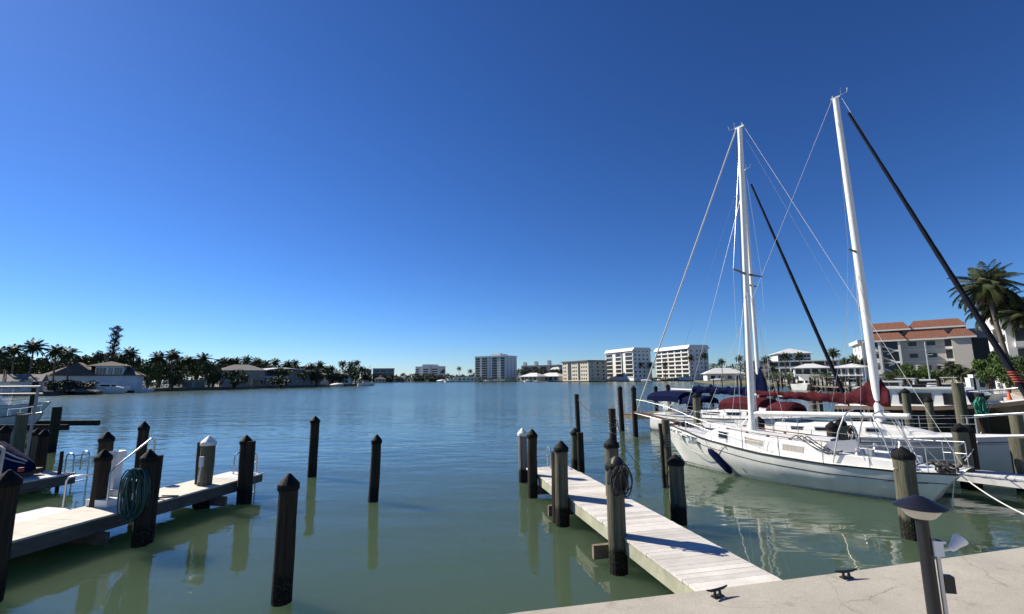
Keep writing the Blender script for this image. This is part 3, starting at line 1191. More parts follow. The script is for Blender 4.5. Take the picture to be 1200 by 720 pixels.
def mast(parent, foot, top, r0, r1, spreaders, m=None):
    foot, top = Vector(foot), Vector(top)
    mb = MB()
    n = 10
    pts = [foot.lerp(top, i / n) for i in range(n + 1)]
    mb.tube(pts, [r0 + (r1 - r0) * (i / n) ** 2 for i in range(n + 1)], 14)
    ms = mb.build('mast', m or MT['mast'], parent, True)
    mb = MB()
    mb.box(top + Vector((0, 0, .05)), (.10, .34, .07))
    mb.tube([top + Vector((0, 0, .05)), top + Vector((0, .42, .12)), top + Vector((0, .44, .30))], .009, 6)
    mb.tube([top + Vector((0, -.1, .05)), top + Vector((0, -.1, .2))], .02, 6)
    mb.tube([top + Vector((0, .2, .1)), top + Vector((.0, .2, .34)), top + Vector((.16, .26, .34))], .007, 6)
    mb.build('masthead', MT['alu'], ms, True)
    for f, half in spreaders:
        c = foot.lerp(top, f)
        mb = MB()
        for s in (-1, 1):
            mb.tube([c, c + Vector((s * half, -.08, .03))], [.05, .03], 8)
        mb.build('spreader', MT['spreader'], ms, True)
    return ms


def rig(parent, h, foot, top, spread_f, half, chain_st, lower=True):
    foot, top = Vector(foot), Vector(top)
    for s in (-1, 1):
        c = foot.lerp(top, spread_f) + Vector((s * half, -.08, .03))
        ch = Vector((s * (h.half(chain_st) - .12), h.Y(chain_st), h.top(chain_st)))
        line(parent, 'shroud', top - Vector((0, 0, .1)), c, .0055, MT['wire'])
        line(parent, 'shroud', c, ch, .0055, MT['wire'])
        if lower:
            b = foot.lerp(top, spread_f - .02)
            for dy in (.5, -.6):
                ch2 = Vector((s * (h.half(chain_st - dy) - .14), h.Y(chain_st - dy), h.top(chain_st - dy)))
                line(parent, 'shroud', b, ch2, .005, MT['wire'])


def furled(parent, a, b, r0, r1, m, name='furled_headsail'):
    """rolled headsail on its stay, from the bow a to the hoist b"""
    a, b = Vector(a), Vector(b)
    n = 40
    mb = MB()
    pts = [a.lerp(b, i / n) for i in range(n + 1)]
    rs = []
    for i in range(n + 1):
        f = i / n
        k = r0 + (r1 - r0) * f
        if f < .05: k *= .35 + f * 13
        rs.append(k * (1 + .05 * math.sin(i * 2.1)))
    mb.tube(pts, rs, 9)
    return mb.build(name, m, parent, True)


def winch(parent, c, r=.075, h=.16):
    mb = MB()
    mb.lathe([(r * 1.15, 0), (r * .85, h * .3), (r * .8, h * .7), (r, h * .85), (r * .7, h)], c, 14)
    return mb.build('winch', MT['steel'], parent, True)


# ---- the white sailboat with bowsprit
DIR = Vector((-.614, .789, 0))                  # towards its bow
RZB = math.atan2(-DIR.x, DIR.y)
BOW1 = Vector((6.28, 20.05, 0))
H1 = Hull(9.32, [(0, .03), (.06, .30), (.14, .62), (.25, .98), (.4, 1.28), (.56, 1.42), (.72, 1.38), (.86, 1.18), (1, .88)],
          [(0, 1.64), (.12, 1.40), (.3, 1.11), (.5, .92), (.7, .84), (.88, .84), (1, .89)], 1.05, .75, .84)
b1 = thing('sailboat', 'weathered white sailboat with brown bowsprit, bare white boom and three curtained cabin windows', 'sailboat', BOW1 - DIR * (H1.L / 2), RZB, None)
hull_mesh(H1).build('hull', MT['hull'], b1, True)
deck_mesh(H1, hole=(6.35, 8.15, .52)).build('deck', MT['gelcoat'], b1)
tr = sheer_strip(H1, .02, .05, .022).build('toe_rail', MT['dark_trim'], b1)
sheer_strip(H1, 0, .022, .006, drop=.26).build('cove_stripe', MT['rope_dark'], b1)
def waterline_band(h, q0, q1, n=50, out=.006):
    mb = MB()
    for side in (-1, 1):
        rows = []
        for i in range(n + 1):
            t = (i / n) ** 1.2
            a, b_ = h.pt(t, q0, side), h.pt(t, q1, side)
            o = Vector((side * out, 0, 0))
            rows.append([a + o, b_ + o, b_ - o, a - o])
        mb.grid(rows, close=True)
    return mb


MT['boot'] = mat('stained_waterline_paint', (.07, .075, .06), .6, col2=(.24, .25, .21), scale=6, stretch=(1, 1, 3))
waterline_band(H1, .95, 1.08).build('boot_top', MT['boot'], b1, True)
C1 = (2.15, 6.3, .72, .98, .48)
cab = cabin_mesh(H1, *C1, nose=1.0).build('cabin', MT['gelcoat'], b1, True)
for side in (-1, 1):
    window(H1, C1, 2.92, 3.24, .34, .76, side, MT['glass_dark'], MT['alu'], cab)
    window(H1, C1, 3.88, 4.5, .36, .74, side, MT['curtain'], MT['gelcoat'], cab)
    window(H1, C1, 5.12, 5.75, .36, .74, side, MT['curtain'], MT['gelcoat'], cab)
    for st in (2.6, 3.55, 4.8):                    # moulded seams of the coach roof
        line(cab, 'seam', cabin_side(H1, *C1, st, .05, side, .003), cabin_side(H1, *C1, st, .78, side, .003), .005, MT['rope_tan'])
    mb = MB()
    mb.tube([(side * .62, H1.Y(3.2), H1.top(3.2) + .50), (side * .68, H1.Y(4.4), H1.top(4.4) + .52), (side * .72, H1.Y(5.9), H1.top(5.9) + .52)], .02, 6)
    for st in (3.2, 3.9, 4.6, 5.3, 5.9):
        mb.box((side * (.62 + (st - 3.2) * .037), H1.Y(st), H1.top(st) + .46), (.03, .09, .1))
    mb.build('hand_rail', MT['teak'], cab, True)
mb = MB()
mb.box((0, H1.Y(2.95), H1.top(2.95) + .42), (.58, .56, .06), M=Matrix.Rotation(R(-7), 3, 'X'))
mb.build('hatch', MT['glass_blue'], cab)
mb = MB()
mb.box((0, H1.Y(5.85), H1.top(5.8) + .54), (.72, .95, .07))
mb.build('sliding_hatch', MT['gelcoat'], cab)
mb = MB()
mb.box((.0, H1.Y(6.33), H1.top(6.3) + .26), (.56, .05, .62))
mb.build('companionway', MT['teak'], cab)
# cockpit
mb = MB()
for side in (-1, 1):
    rows = []
    for i in range(13):
        st = 6.25 + 2.0 * i / 12
        w_ = .98 - .12 * (i / 12) ** 2
        ht = .34 - .1 * (i / 12)
        zb = H1.top(st) - .03
        y = H1.Y(st)
        r_ = [(side * w_, y, zb), (side * w_ * .97, y, zb + ht * .9), (side * (w_ - .07), y, zb + ht), (side * (w_ - .3), y, zb + ht), (side * (w_ - .34), y, zb + ht - .05), (side * (w_ - .36), y, zb - .1)]
        rows.append(r_ if side > 0 else r_[::-1])
    mb.grid(rows)
    mb.add(rows[0], [tuple(range(6))[::-1]])
    mb.add(rows[-1], [tuple(range(6))])
mb.build('coaming', MT['gelcoat'], b1, True)
mb = MB()
zc = H1.top(7.2)
x0, x1, y0, y1 = -.6, .6, H1.Y(8.2), H1.Y(6.3)
mb.add([(x0, y0, zc - .42), (x1, y0, zc - .42), (x1, y1, zc - .42), (x0, y1, zc - .42), (x0, y0, zc + .03), (x1, y0, zc + .03), (x1, y1, zc + .03), (x0, y1, zc + .03)],
       [(0, 1, 2, 3), (0, 4, 5, 1), (1, 5, 6, 2), (2, 6, 7, 3), (3, 7, 4, 0)])
mb.build('cockpit_well', MT['seat'], b1)
mb = MB()
mb.box((-.72, H1.Y(6.75), H1.top(6.7) + .46), (.04, .8, .34), M=Matrix.Rotation(R(-10), 3, 'X'))
mb.box((-.66, H1.Y(7.25), H1.top(7.2) + .34), (.04, .5, .2))
mb.build('spray_panel', MT['seat'], b1)
for side in (-1, 1):
    winch(b1, (side * .82, H1.Y(7.15), H1.top(7.1) + .30))
mb = MB()
wc = Vector((0, H1.Y(7.9), H1.top(7.9) + .34))
mb.tube([wc + Vector((.36 * math.cos(a), 0, .36 * math.sin(a))) for a in [2 * math.pi * i / 24 for i in range(25)]], .018, 6)
for i in range(6):
    a = math.pi * i / 3
    mb.tube([wc, wc + Vector((.36 * math.cos(a), 0, .36 * math.sin(a)))], .009, 5)
mb.tube([wc + Vector((0, .12, -.75)), wc + Vector((0, .1, .05))], .06, 8)
mb.build('steering_wheel', MT['steel'], b1, True)
# bent steel canopy hoops without canvas
for st0, st1, ht in ((6.55, 7.0, 1.5), (8.05, 7.6, 1.45)):
    zt = H1.top(7.2) + ht
    y0, y1 = H1.Y(st0), H1.Y(st1)
    hp = [(-1.02, y0, H1.top(st0)), (-1.0, y0 + (y1 - y0) * .5, H1.top(st0) + ht * .62), (-.93, y0 + (y1 - y0) * .85, zt - .14), (-.75, y1, zt), (0, y1, zt + .06), (.75, y1, zt), (.93, y0 + (y1 - y0) * .85, zt - .14), (1.0, y0 + (y1 - y0) * .5, H1.top(st0) + ht * .62), (1.02, y0, H1.top(st0))]
    mb = MB()
    mb.tube(hp, .02, 8)
    mb.build('canopy_hoop', MT['alu'], b1, True)
for side in (-1, 1):
    line(b1, 'canopy_strut', (side * .98, H1.Y(7.35), H1.top(7.3) + .15), (side * .86, H1.Y(7.05), H1.top(7.2) + 1.42), .012, MT['steel'])
    line(b1, 'canopy_strut', (side * 1.0, H1.Y(8.6), H1.top(8.6)), (side * .86, H1.Y(7.65), H1.top(7.2) + 1.4), .008, MT['wire'])
# foredeck
mb = MB()
zf = H1.top(0) + .02
mb.box((0, H1.Y(-.25), zf + .05), (.34, 2.1, .06), M=Matrix.Rotation(R(9), 3, 'X'))
mb.build('bowsprit', MT['teak'], b1)
mb = MB()
for s in (-1, 1):
    mb.tube([(s * .17, H1.Y(.7), zf - .12), (s * .15, H1.Y(-1.25), zf + .18)], .022, 6)
mb.tube([(0, H1.Y(-1.25), zf + .17), (0, H1.Y(.62), .18)], .012, 5)
mb.build('bobstay', MT['steel'], b1, True)
TIP = Vector((0, H1.Y(-1.25), zf + .22))
pp = lambda st, x, dz: (x, H1.Y(st), H1.top(max(0, st)) + dz)
pulpit(H1, b1, [pp(1.5, -.55, .62), pp(.6, -.34, .66), pp(-.6, -.2, .74), pp(-1.15, -.1, .78), pp(-1.15, .1, .78), pp(-.6, .2, .74), pp(.6, .34, .66), pp(1.5, .55, .62)],
       [(pp(1.5, s * .55, 0), pp(1.5, s * .55, .62)) for s in (-1, 1)] + [(pp(.5, s * .3, 0), pp(.5, s * .32, .66)) for s in (-1, 1)] + [(pp(-1.1, s * .1, .15), pp(-1.15, s * .1, .78)) for s in (-1, 1)])
for k, (st, x, rz) in enumerate(((.95, -.52, 25), (1.75, -.78, 20))):     # plough anchors hung over the rail
    mb = MB()
    c = H1.surf(st, .10, -1, .05)
    mb.tube([c + Vector((.1, .3, .05)), c + Vector((-.05, -.1, 0)), c + Vector((-.08, -.34, -.05))], [.035, .04, .03], 8)
    mb.tube([c + Vector((-.05, -.1, 0)), c + Vector((-.16, -.2, -.16))], .03, 7)
    mb.add([c + Vector(v) for v in ((-.05, -.05, -.05), (-.17, -.42, -.12), (-.10, -.3, -.30), (-.2, -.05, -.26), (-.03, -.2, -.16))], [(0, 1, 2), (0, 2, 3), (4, 1, 0), (4, 2, 1), (4, 0, 3), (4, 3, 2)])
    mb.build('anchor', (MT['paint_white'], MT['alu'])[k], b1)
mb = MB()
rs = random.Random(4)
for k in range(7):
    c = Vector((rs.uniform(-.3, .3), H1.Y(rs.uniform(.5, 1.7)), H1.top(1.1) + .08))
    mb.tube([c + Vector((.18 * math.cos(a) * rs.uniform(.8, 1.1), .18 * math.sin(a), .04 * math.sin(2 * a))) for a in [2 * math.pi * j / 10 for j in range(11)]], .018, 5)
mb.build('deck_line', MT['rope_dark'], b1, True)
mb = MB()
mb.box((0, H1.Y(1.05), H1.top(1.05) + .08), (.22, .3, .16))
mb.tube([(-.24, H1.Y(1.05), H1.top(1.05) + .12), (.24, H1.Y(1.05), H1.top(1.05) + .12)], .07, 10)
mb.build('windlass', MT['dark_trim'], b1)
# mast, boom, rigging
MF = Vector((0, H1.Y(3.78), H1.top(3.78) + .42))
MTOP = Vector((.05, H1.Y(4.28), 12.95))
mast(b1, MF, MTOP, .11, .085, ((.50, 1.1),))
mb = MB()
mb.box(MF + Vector((0, 0, .02)), (.34, .34, .08))
mb.lathe([(.17, 0), (.13, .25), (.1, .32)], MF + Vector((0, 0, .05)), 12)
mb.build('mast_collar', MT['gelcoat'], b1, True)
mb = MB()
BA, BE = MF + Vector((0, -.1, .66)), Vector((-.12, H1.Y(8.25), 2.24))
mb.tube([BA.lerp(BE, i / 6) for i in range(7)], [.075, .085, .085, .085, .085, .08, .075], 12)
bm_ = mb.build('boom', MT['mast'], b1, True)
mb = MB()
mb.tube([BE, BE + (BE - BA).normalized() * .05], .088, 12)
mb.build('end_cap', MT['alu'], bm_, True)
line(b1, 'mainsheet', BE + Vector((0, .25, -.08)), (0, H1.Y(8.35), H1.top(8.3) + .1), .012, MT['rope_white'])
line(b1, 'mainsheet', BE + Vector((0, .4, -.08)), (.1, H1.Y(8.35), H1.top(8.3) + .1), .012, MT['rope_white'])
line(b1, 'topping_lift', BE, MTOP, .004, MT['wire'])
furled(b1, TIP, MTOP + Vector((0, .16, 0)), .034, .024, MT['sail'])
line(b1, 'backstay', MTOP + Vector((0, -.15, .04)), (0, H1.Y(9.27), H1.top(9.27)), .0065, MT['rope_white'])
rig(b1, H1, MF, MTOP, .50, 1.1, 3.95)
line(b1, 'halyard', MTOP + Vector((-.14, .1, -.1)), MF + Vector((-.16, .05, 1.0)), .007, MT['rope_dark'], k=12, sag=-.05)
line(b1, 'inner_forestay', MF.lerp(MTOP, .78), pp(1.0, 0, .05), .006, MT['wire'])
stanchions(H1, b1, [1.5, 2.75, 4.0, 5.2, 6.4, 7.5], wires=(.33, .61))
qz = lambda st, x, dz: (x, H1.Y(st), H1.top(st) + dz)
pulpit(H1, b1, [qz(7.5, -1.16, .61), qz(8.7, -.98, .64), qz(9.22, -.78, .66), qz(9.27, 0, .68), qz(9.22, .78, .66), qz(8.7, .98, .64), qz(7.5, 1.16, .61)],
       [(qz(st, s * x, 0), qz(st, s * x, .64)) for s in (-1, 1) for st, x in ((8.7, .98), (9.22, .78))], name='stern_rail')
pulpit(H1, b1, [qz(8.7, -.98, .33), qz(9.22, -.78, .34), qz(9.27, 0, .34), qz(9.22, .78, .34), qz(8.7, .98, .33)], [], r=.01, name='stern_rail')
mb = MB()
for k in range(6):
    c = Vector((rs.uniform(-.75, -.1), H1.Y(rs.uniform(8.75, 9.2)), H1.top(8.8) + .1 + .05 * (k % 3)))
    mb.tube([c + Vector((.16 * math.cos(a), .13 * math.sin(a), .05 * math.sin(2 * a + k))) for a in [2 * math.pi * j / 10 for j in range(11)]], .024, 5)
mb.box((-.55, H1.Y(9.0), H1.top(8.7) + .09), (.3, .34, .16), rz=.3)
mb.build('stern_gear', MT['dark_trim'], b1, True)
mb = MB()
mb.lathe([(.02, 0), (.17, .03), (.2, .12), (.15, .22), (.03, .26)], (-.35, H1.Y(8.0), H1.top(8) + .26), 12)
mb.build('bucket_cover', MT['navy'], b1, True)
mb = MB()
for k in range(3):                                  # dark sheets looping off the coach roof
    o_ = .16 * k
    mb.tube([(-.6 + o_ * .3, H1.Y(5.3 + o_), H1.top(5) + .5), (-.85, H1.Y(5.55 + o_), H1.top(5) + .62), (-1.02, H1.Y(6.0 + o_), H1.top(6) + .42), (-.96, H1.Y(6.4 + o_), H1.top(6) + .22), (-.9, H1.Y(6.8), H1.top(6) + .34)], .017, 6)
mb.build('jib_sheet', MT['rope_dark'], b1, True)
# faint scroll and name stripe on the quarter
mb = MB()
pts = []
for i in range(28):
    st = 8.0 + .95 * i / 27
    pts.append(H1.surf(st, .30 + .018 * math.sin(i * .9) * (1 if i < 20 else .4), -1, .004))
mb.tube(pts, .007, 4)
mb.build('scroll_mark', MT['rope_dark'], b1)
mb = MB()
mb.grid([[H1.surf(7.55 + 1.05 * i / 8, .46, -1, .005), H1.surf(7.55 + 1.05 * i / 8, .49, -1, .005)] for i in range(9)])
mb.build('boot_stripe', MT['paint_white'], b1)
B1 = b1.matrix_basis if False else (Matrix.Translation(b1.location) @ Matrix.Rotation(RZB, 4, 'Z'))
W1 = lambda p: B1 @ Vector(p)
# fender and lines of the white sailboat
fa = W1(H1.surf(2.62, .30, -1, .13))
fb = W1(H1.surf(3.02, 1.02, -1, .17))
mb = MB()
d = (fb - fa)
mb.tube([fa, fa + d * .06, fa + d * .15, fa + d * .5, fa + d * .85, fa + d * .95, fb], [.03, .08, .115, .12, .115, .08, .03], 12)
tag(mb.build('fender', MT['navy'], None, True), 'long navy blue fender hanging on the white sailboat bow', 'fender')
rope('fender_line', 'thin line holding the navy fender to the sailboat rail', fa, W1(H1.surf(2.55, 0, -1, .03)), .0, .008, MT['rope_dark'], 4)
rope('mooring_line', 'white line drooping below the sailboat bow to its rail', W1(H1.surf(.75, .02, -1, .05)), W1(H1.surf(3.3, .06, -1, .03)), .62, .009, MT['rope_white'], 22)
rope('mooring_line', 'dark line hanging down the sailboat side amidships', W1(H1.surf(3.36, .02, -1, .03)), W1(H1.surf(3.75, .83, -1, .02)), .03, .009, MT['rope_dark'], 6)
st_ = W1((-.55, H1.Y(9.15), H1.top(9.2) + .05))
rope('mooring_line', 'white stern line running from the white sailboat to the quay', st_, at(1222, 612, 10.3), .12, .014, MT['rope_white'], 20)
rope('mooring_line', 'white line hanging from the white sailboat stern into the water', st_, W1((-.72, H1.Y(9.0), -.1)), -.02, .013, MT['rope_white'], 6)
q = gp(1069.5, 631)
rope('mooring_line', 'white loop of rope tied round the stern quarter piling', (q.x - .22, q.y - .02, 1.42), (q.x + .22, q.y - .1, 1.42), .02, .015, MT['rope_white'], 6)
coil('rope_coil', 'dark coil of line hung on a piling beyond the white sailboat cockpit', (at(993, 505, 17.1).x + .05, 17.05, 1.62), .24, .72, 9, MT['rope_dark'], .016, (1, .2), 'rope', .07)

# ---- the grey hulled sailboat with maroon canvas (bow towards the shore)
D2 = Vector((.614, -.789, 0))
RZ2 = math.atan2(-D2.x, D2.y)
M2 = at(1029, 470, 18.0)
M2.z = 0
H2 = Hull(11.6, [(0, .04), (.06, .36), (.14, .72), (.26, 1.16), (.42, 1.52), (.58, 1.68), (.75, 1.62), (.9, 1.4), (1, 1.18)],
          [(0, 1.52), (.15, 1.36), (.35, 1.2), (.55, 1.1), (.8, 1.06), (1, 1.08)], .95, .5, .9)
MS2 = 4.2
b2 = thing('sailboat', 'sleek sailboat with pale grey hull, maroon sail cover and tall raked white mast', 'sailboat', M2 - D2 * (H2.L / 2 - MS2), RZ2)
hull_mesh(H2).build('hull', MT['hull_grey'], b2, True)
deck_mesh(H2, hole=(7.7, 10.3, .6)).build('deck', MT['gelcoat'], b2)
sheer_strip(H2, .0, .03, .015).build('toe_rail', MT['alu'], b2)
sheer_strip(H2, 0, .03, .006, drop=.17).build('cove_stripe', MT['dark_trim'], b2)
sheer_strip(H2, 0, .012, .006, drop=.24).build('cove_stripe', MT['dark_trim'], b2)
waterline_band(H2, .95, 1.08).build('boot_top', MT['boot'], b2, True)
C2 = (2.5, 7.6, .62, 1.12, .42)
cb2 = cabin_mesh(H2, *C2, nose=2.2).build('cabin', MT['gelcoat'], b2, True)
for side in (-1, 1):
    for s0 in (4.05, 4.85, 5.7, 6.55):
        window(H2, C2, s0, s0 + .42, .40, .68, side, MT['glass_dark'], MT['alu'], cb2)
mb = MB()
mb.box((0, H2.Y(3.9), H2.top(3.9) + .43), (.5, .5, .05))
mb.box((0, H2.Y(6.3), H2.top(6.3) + .48), (.62, 1.1, .06))
mb.build('hatch', MT['glass_blue'], cb2)
mb = MB()
zc = H2.top(9)
x0, x1, y0, y1 = -.62, .62, H2.Y(10.35), H2.Y(7.6)
mb.add([(x0, y0, zc - .42), (x1, y0, zc - .42), (x1, y1, zc - .42), (x0, y1, zc - .42), (x0, y0, zc + .03), (x1, y0, zc + .03), (x1, y1, zc + .03), (x0, y1, zc + .03)],
       [(0, 1, 2, 3), (0, 4, 5, 1), (1, 5, 6, 2), (2, 6, 7, 3), (3, 7, 4, 0)])
mb.build('cockpit_well', MT['seat'], b2)
for side in (-1, 1):
    winch(b2, (side * 1.0, H2.Y(8.4), H2.top(8.4) + .2))
    mb = MB()
    mb.box((side * .95, H2.Y(8.95), H2.top(8.9) + .1), (.34, 2.6, .24))
    mb.build('coaming', MT['gelcoat'], b2)
MF2 = Vector((0, H2.Y(MS2), H2.top(MS2) + .4))
MT2 = Vector((.12, H2.Y(MS2 + .1), 15.0))
mast(b2, MF2, MT2, .15, .11, ((.50, .75),))
mb = MB()
mb.lathe([(.2, 0), (.17, .12), (.13, .2)], MF2, 14)
mb.build('mast_collar', MT['gelcoat'], b2, True)
BA2, BE2 = MF2 + Vector((0, -.12, .85)), Vector((0, H2.Y(MS2 + 4.5), 2.55))
mb = MB()
mb.tube([BA2, BE2 + (BE2 - BA2) * .06], .07, 10)
mb.build('boom', MT['mast'], b2, True)


def boom_cover(parent, a, b, up, r0, r1, m, seed=1, drop=0.0, name='sail_cover', luff=.7):
    """canvas cover laced round the boom and the flaked sail, climbing the mast at its forward end"""
    a, b = Vector(a), Vector(b)
    rs_ = random.Random(seed)
    rows = []
    n = 110
    ph = [rs_.uniform(0, 6.3) for _ in range(4)]
    for i in range(n + 1):
        f = i / n
        c = a.lerp(b, f)
        rr = r0 + (r1 - r0) * f
        lift = up * (min(1, .35 + f / .055 * .65) if f < .055 else max(0, 1 - (f - .055) / .24) ** 1.35)
        row = []
        for k in range(28):
            t = 2 * math.pi * k / 28
            ct, st = math.cos(t), math.sin(t)
            fold = 1 + .12 * math.sin(11 * f * 2.6 + ph[0] + 2 * t) + .09 * math.sin(41 * f + ph[1] - 3 * t) + .07 * math.sin(67 * f + ph[2] + t) + rs_.uniform(-.035, .035)
            x = rr * .62 * ct * fold * (1 - .35 * max(0, st) * (lift / max(up, .01)))
            z = (rr * st * fold) + (lift * max(0, st) ** .8 if st > 0 else 0) - drop * (1 if st < -.5 else 0)
            nz = noise.noise(Vector((f * 26, 2.2 * ct + seed, 2.2 * st))) * .16 + noise.noise(Vector((f * 60 + 9, 3 * ct, 3 * st + seed))) * .09
            row.append(c + Vector((x * (1 + nz), 0, z * (1 + nz) + .06)))
        rows.append(row)
    mb = MB()
    mb.grid(rows, close=True)
    mb.add(rows[0], [tuple(range(28))[::-1]])
    mb.add(rows[-1], [tuple(range(28))])
    o = mb.build(name, m, parent, True)
    return o


mc = boom_cover(b2, BA2 + Vector((0, .48, -.06)), BE2, .68, .23, .125, MT['maroon'], 3)
mb = MB()
for k in range(9):
    c = (BA2 + Vector((0, .2, 0))).lerp(BE2, .1 + .1 * k)
    rr = .27 - .013 * k * 1.2
    s = 1 if k % 2 else -1
    mb.tube([c + Vector((-.19, -.25 * s, .25 - .06 * s)), c + Vector((-.235, 0, .03)), c + Vector((-.17, .25 * s, -.24))], .009, 5)
mb.build('lacing', MT['rope_white'], mc, True)


def canopy(parent, h, st0, st1, halfw, z, crown, m, drop=.16, name='canopy', legs=True):
    rows = []
    for i in range(9):
        st = st0 + (st1 - st0) * i / 8
        e = min(i, 8 - i)
        dz = -.07 if e == 0 else (.0 if e > 1 else -.015)
        row = []
        for k in range(13):
            u = k / 12 * 2 - 1
            x = halfw * math.sin(u * math.pi / 2)
            row.append((x, h.Y(st), z + crown * math.cos(u * math.pi / 2) + dz - (drop if abs(u) > .99 else 0)))
        rows.append(row)
    mb = MB()
    mb.grid(rows)
    lo = [[(p[0] * .97, p[1], p[2] - .03) for p in r] for r in rows]
    mb.grid([r[::-1] for r in lo])
    for s_ in (0, -1):
        mb.grid([rows[s_], [(p[0], p[1], p[2] - drop) for p in rows[s_]]])
    o = mb.build(name, m, parent, True)
    if legs:
        for st, sm in ((st0 + .1, (st0 + st1) / 2), (st1 - .1, (st0 + st1) / 2)):
            for s in (-1, 1):
                line(parent, 'canopy_leg', (s * halfw * .96, h.Y(st), z - .1), (s * halfw, h.Y(sm), h.top(sm) + .1), .014, MT['steel'], 6)
    return o


canopy(b2, H2, 8.2, 10.0, 1.1, 2.12, .34, MT['maroon'])
canopy(b2, H2, 7.05, 7.95, .98, 1.95, .34, MT['maroon'], name='spray_hood')
F2A, F2B = Vector((0, H2.Y(.05), H2.top(0) + .35)), MT2 + Vector((0, .2, -.25))
furled(b2, F2A, F2A.lerp(F2B, .955), .105, .05, MT['furl'])
line(b2, 'forestay', (0, H2.Y(0), H2.top(0)), MT2 + Vector((0, .2, 0)), .008, MT['wire'])
mb = MB()
mb.lathe([(.09, 0), (.11, .04), (.11, .14), (.06, .18)], F2A + Vector((0, 0.05, -.3)), 12)
mb.build('furling_drum', MT['rubber'], b2, True)
mb = MB()
for k in range(5):
    c = F2A.lerp(F2B, .10 + .006 * k)
    mb.lathe([(.125, -.02), (.13, 0), (.125, .02)], c, 10)
mb.build('furling_tie', MT['red'], b2, True)
line(b2, 'backstay', MT2 + Vector((0, -.15, 0)), (0, H2.Y(11.5), H2.top(11.5)), .0065, MT['rope_white'])
rig(b2, H2, MF2, MT2, .50, .75, 5.0, lower=True)
line(b2, 'halyard', MT2 + Vector((-.2, 0, -.1)), Vector((-.25, H2.Y(4.6), H2.top(5) + .3)), .006, MT['rope_white'])
stanchions(H2, b2, [1.7, 3.3, 4.9, 6.5, 8.0, 9.6], wires=(.33, .62))
p2 = lambda st, x, dz: (x, H2.Y(st), H2.top(max(0, st)) + dz)
pulpit(H2, b2, [p2(1.7, -.75, .62), p2(.5, -.34, .68), p2(-.2, -.2, .7), p2(-.28, 0, .7), p2(-.2, .2, .7), p2(.5, .34, .68), p2(1.7, .75, .62)],
       [(p2(st, s * x, 0), p2(st, s * x, .66)) for s in (-1, 1) for st, x in ((1.7, .75), (.45, .3))], r=.016)
pulpit(H2, b2, [p2(9.6, -1.3, .62), p2(11.2, -1.1, .66), p2(11.5, 0, .66), p2(11.2, 1.1, .66), p2(9.6, 1.3, .62)],
       [(p2(11.2, s * 1.1, 0), p2(11.2, s * 1.1, .66)) for s in (-1, 1)], name='stern_rail')
# small dark lettering on the bow: seven strokes too small to read in the photograph
mb = MB()
for k in range(7):
    s0 = 2.25 + .135 * k
    a, b_ = H2.surf(s0, .40, -1, .006), H2.surf(s0, .53, -1, .006)
    c, d_ = H2.surf(s0 + .08, .40, -1, .006), H2.surf(s0 + .08, .53, -1, .006)
    e = H2.surf(s0 + .03, .40, -1, .006), H2.surf(s0 + .03, .53, -1, .006)
    mb.add([a, e[0], e[1], b_], [(0, 1, 2, 3)])
    mb.add([H2.surf(s0, .40, -1, .006), c, H2.surf(s0 + .08, .43, -1, .006), H2.surf(s0, .43, -1, .006)], [(0, 1, 2, 3)])
    if k % 2:
        mb.add([H2.surf(s0 + .055, .43, -1, .006), H2.surf(s0 + .08, .43, -1, .006), d_, H2.surf(s0 + .055, .53, -1, .006)], [(0, 1, 2, 3)])
mb.build('bow_lettering', MT['dark_trim'], b2)

B2 = Matrix.Translation(b2.location) @ Matrix.Rotation(RZ2, 4, 'Z')
q = at(1131, 540, 13.3)
rope('mooring_line', 'white bow line of the grey hulled sailboat led back to a piling', B2 @ Vector(p2(1.6, -.72, .06)), (q.x, q.y, q.z), .08, .013, MT['rope_white'])

# ---- the sailboat with navy canvas, farther out
M3 = at(889, 455, 26.5)
M3.z = 0
H3 = Hull(10.8, [(0, .04), (.06, .34), (.14, .7), (.26, 1.1), (.42, 1.45), (.58, 1.6), (.75, 1.55), (.9, 1.35), (1, 1.12)],
          [(0, 1.5), (.15, 1.32), (.35, 1.16), (.55, 1.06), (.8, 1.02), (1, 1.05)], .95, -.25, .9)
MS3 = 4.3
b3 = thing('sailboat', 'white sailboat with navy blue boom cover and dark furled jib behind the nearest boats', 'sailboat', M3 - D2 * (H3.L / 2 - MS3), RZ2)
hull_mesh(H3).build('hull', MT['hull'], b3, True)
deck_mesh(H3).build('deck', MT['gelcoat'], b3)
sheer_strip(H3, .0, .035, .015).build('toe_rail', MT['dark_trim'], b3)
sheer_strip(H3, 0, .04, .006, drop=.2).build('cove_stripe', MT['dark_trim'], b3)
waterline_band(H3, .94, 1.08).build('boot_top', MT['boot'], b3, True)
C3 = (2.4, 7.4, .6, 1.1, .46)
cb3 = cabin_mesh(H3, *C3, nose=2.0).build('cabin', MT['gelcoat'], b3, True)
for side in (-1, 1):
    for s0, s1 in ((3.9, 4.7), (5.0, 5.8), (6.2, 7.2)):
        window(H3, C3, s0, s1, .36, .74, side, MT['glass_dark'], MT['gelcoat'], cb3)
MF3, MT3 = Vector((0, H3.Y(MS3), H3.top(MS3) + .4)), Vector((-.32, H3.Y(MS3 - .1), 15.8))
mast(b3, MF3, MT3, .11, .08, ((.50, .8),))
BA3, BE3 = MF3 + Vector((0, -.12, .95)), Vector((0, H3.Y(MS3 + 5.6), 2.6))
mb = MB()
mb.tube([BA3, BE3], .07, 8)
mb.build('boom', MT['mast'], b3, True)
boom_cover(b3, BA3 + Vector((0, .55, 0)), BE3.lerp(BA3, .28), 1.1, .21, .17, MT['navy'], 5, drop=.05)
canopy(b3, H3, 7.3, 8.7, 1.1, 1.95, .3, MT['navy'], name='spray_hood')
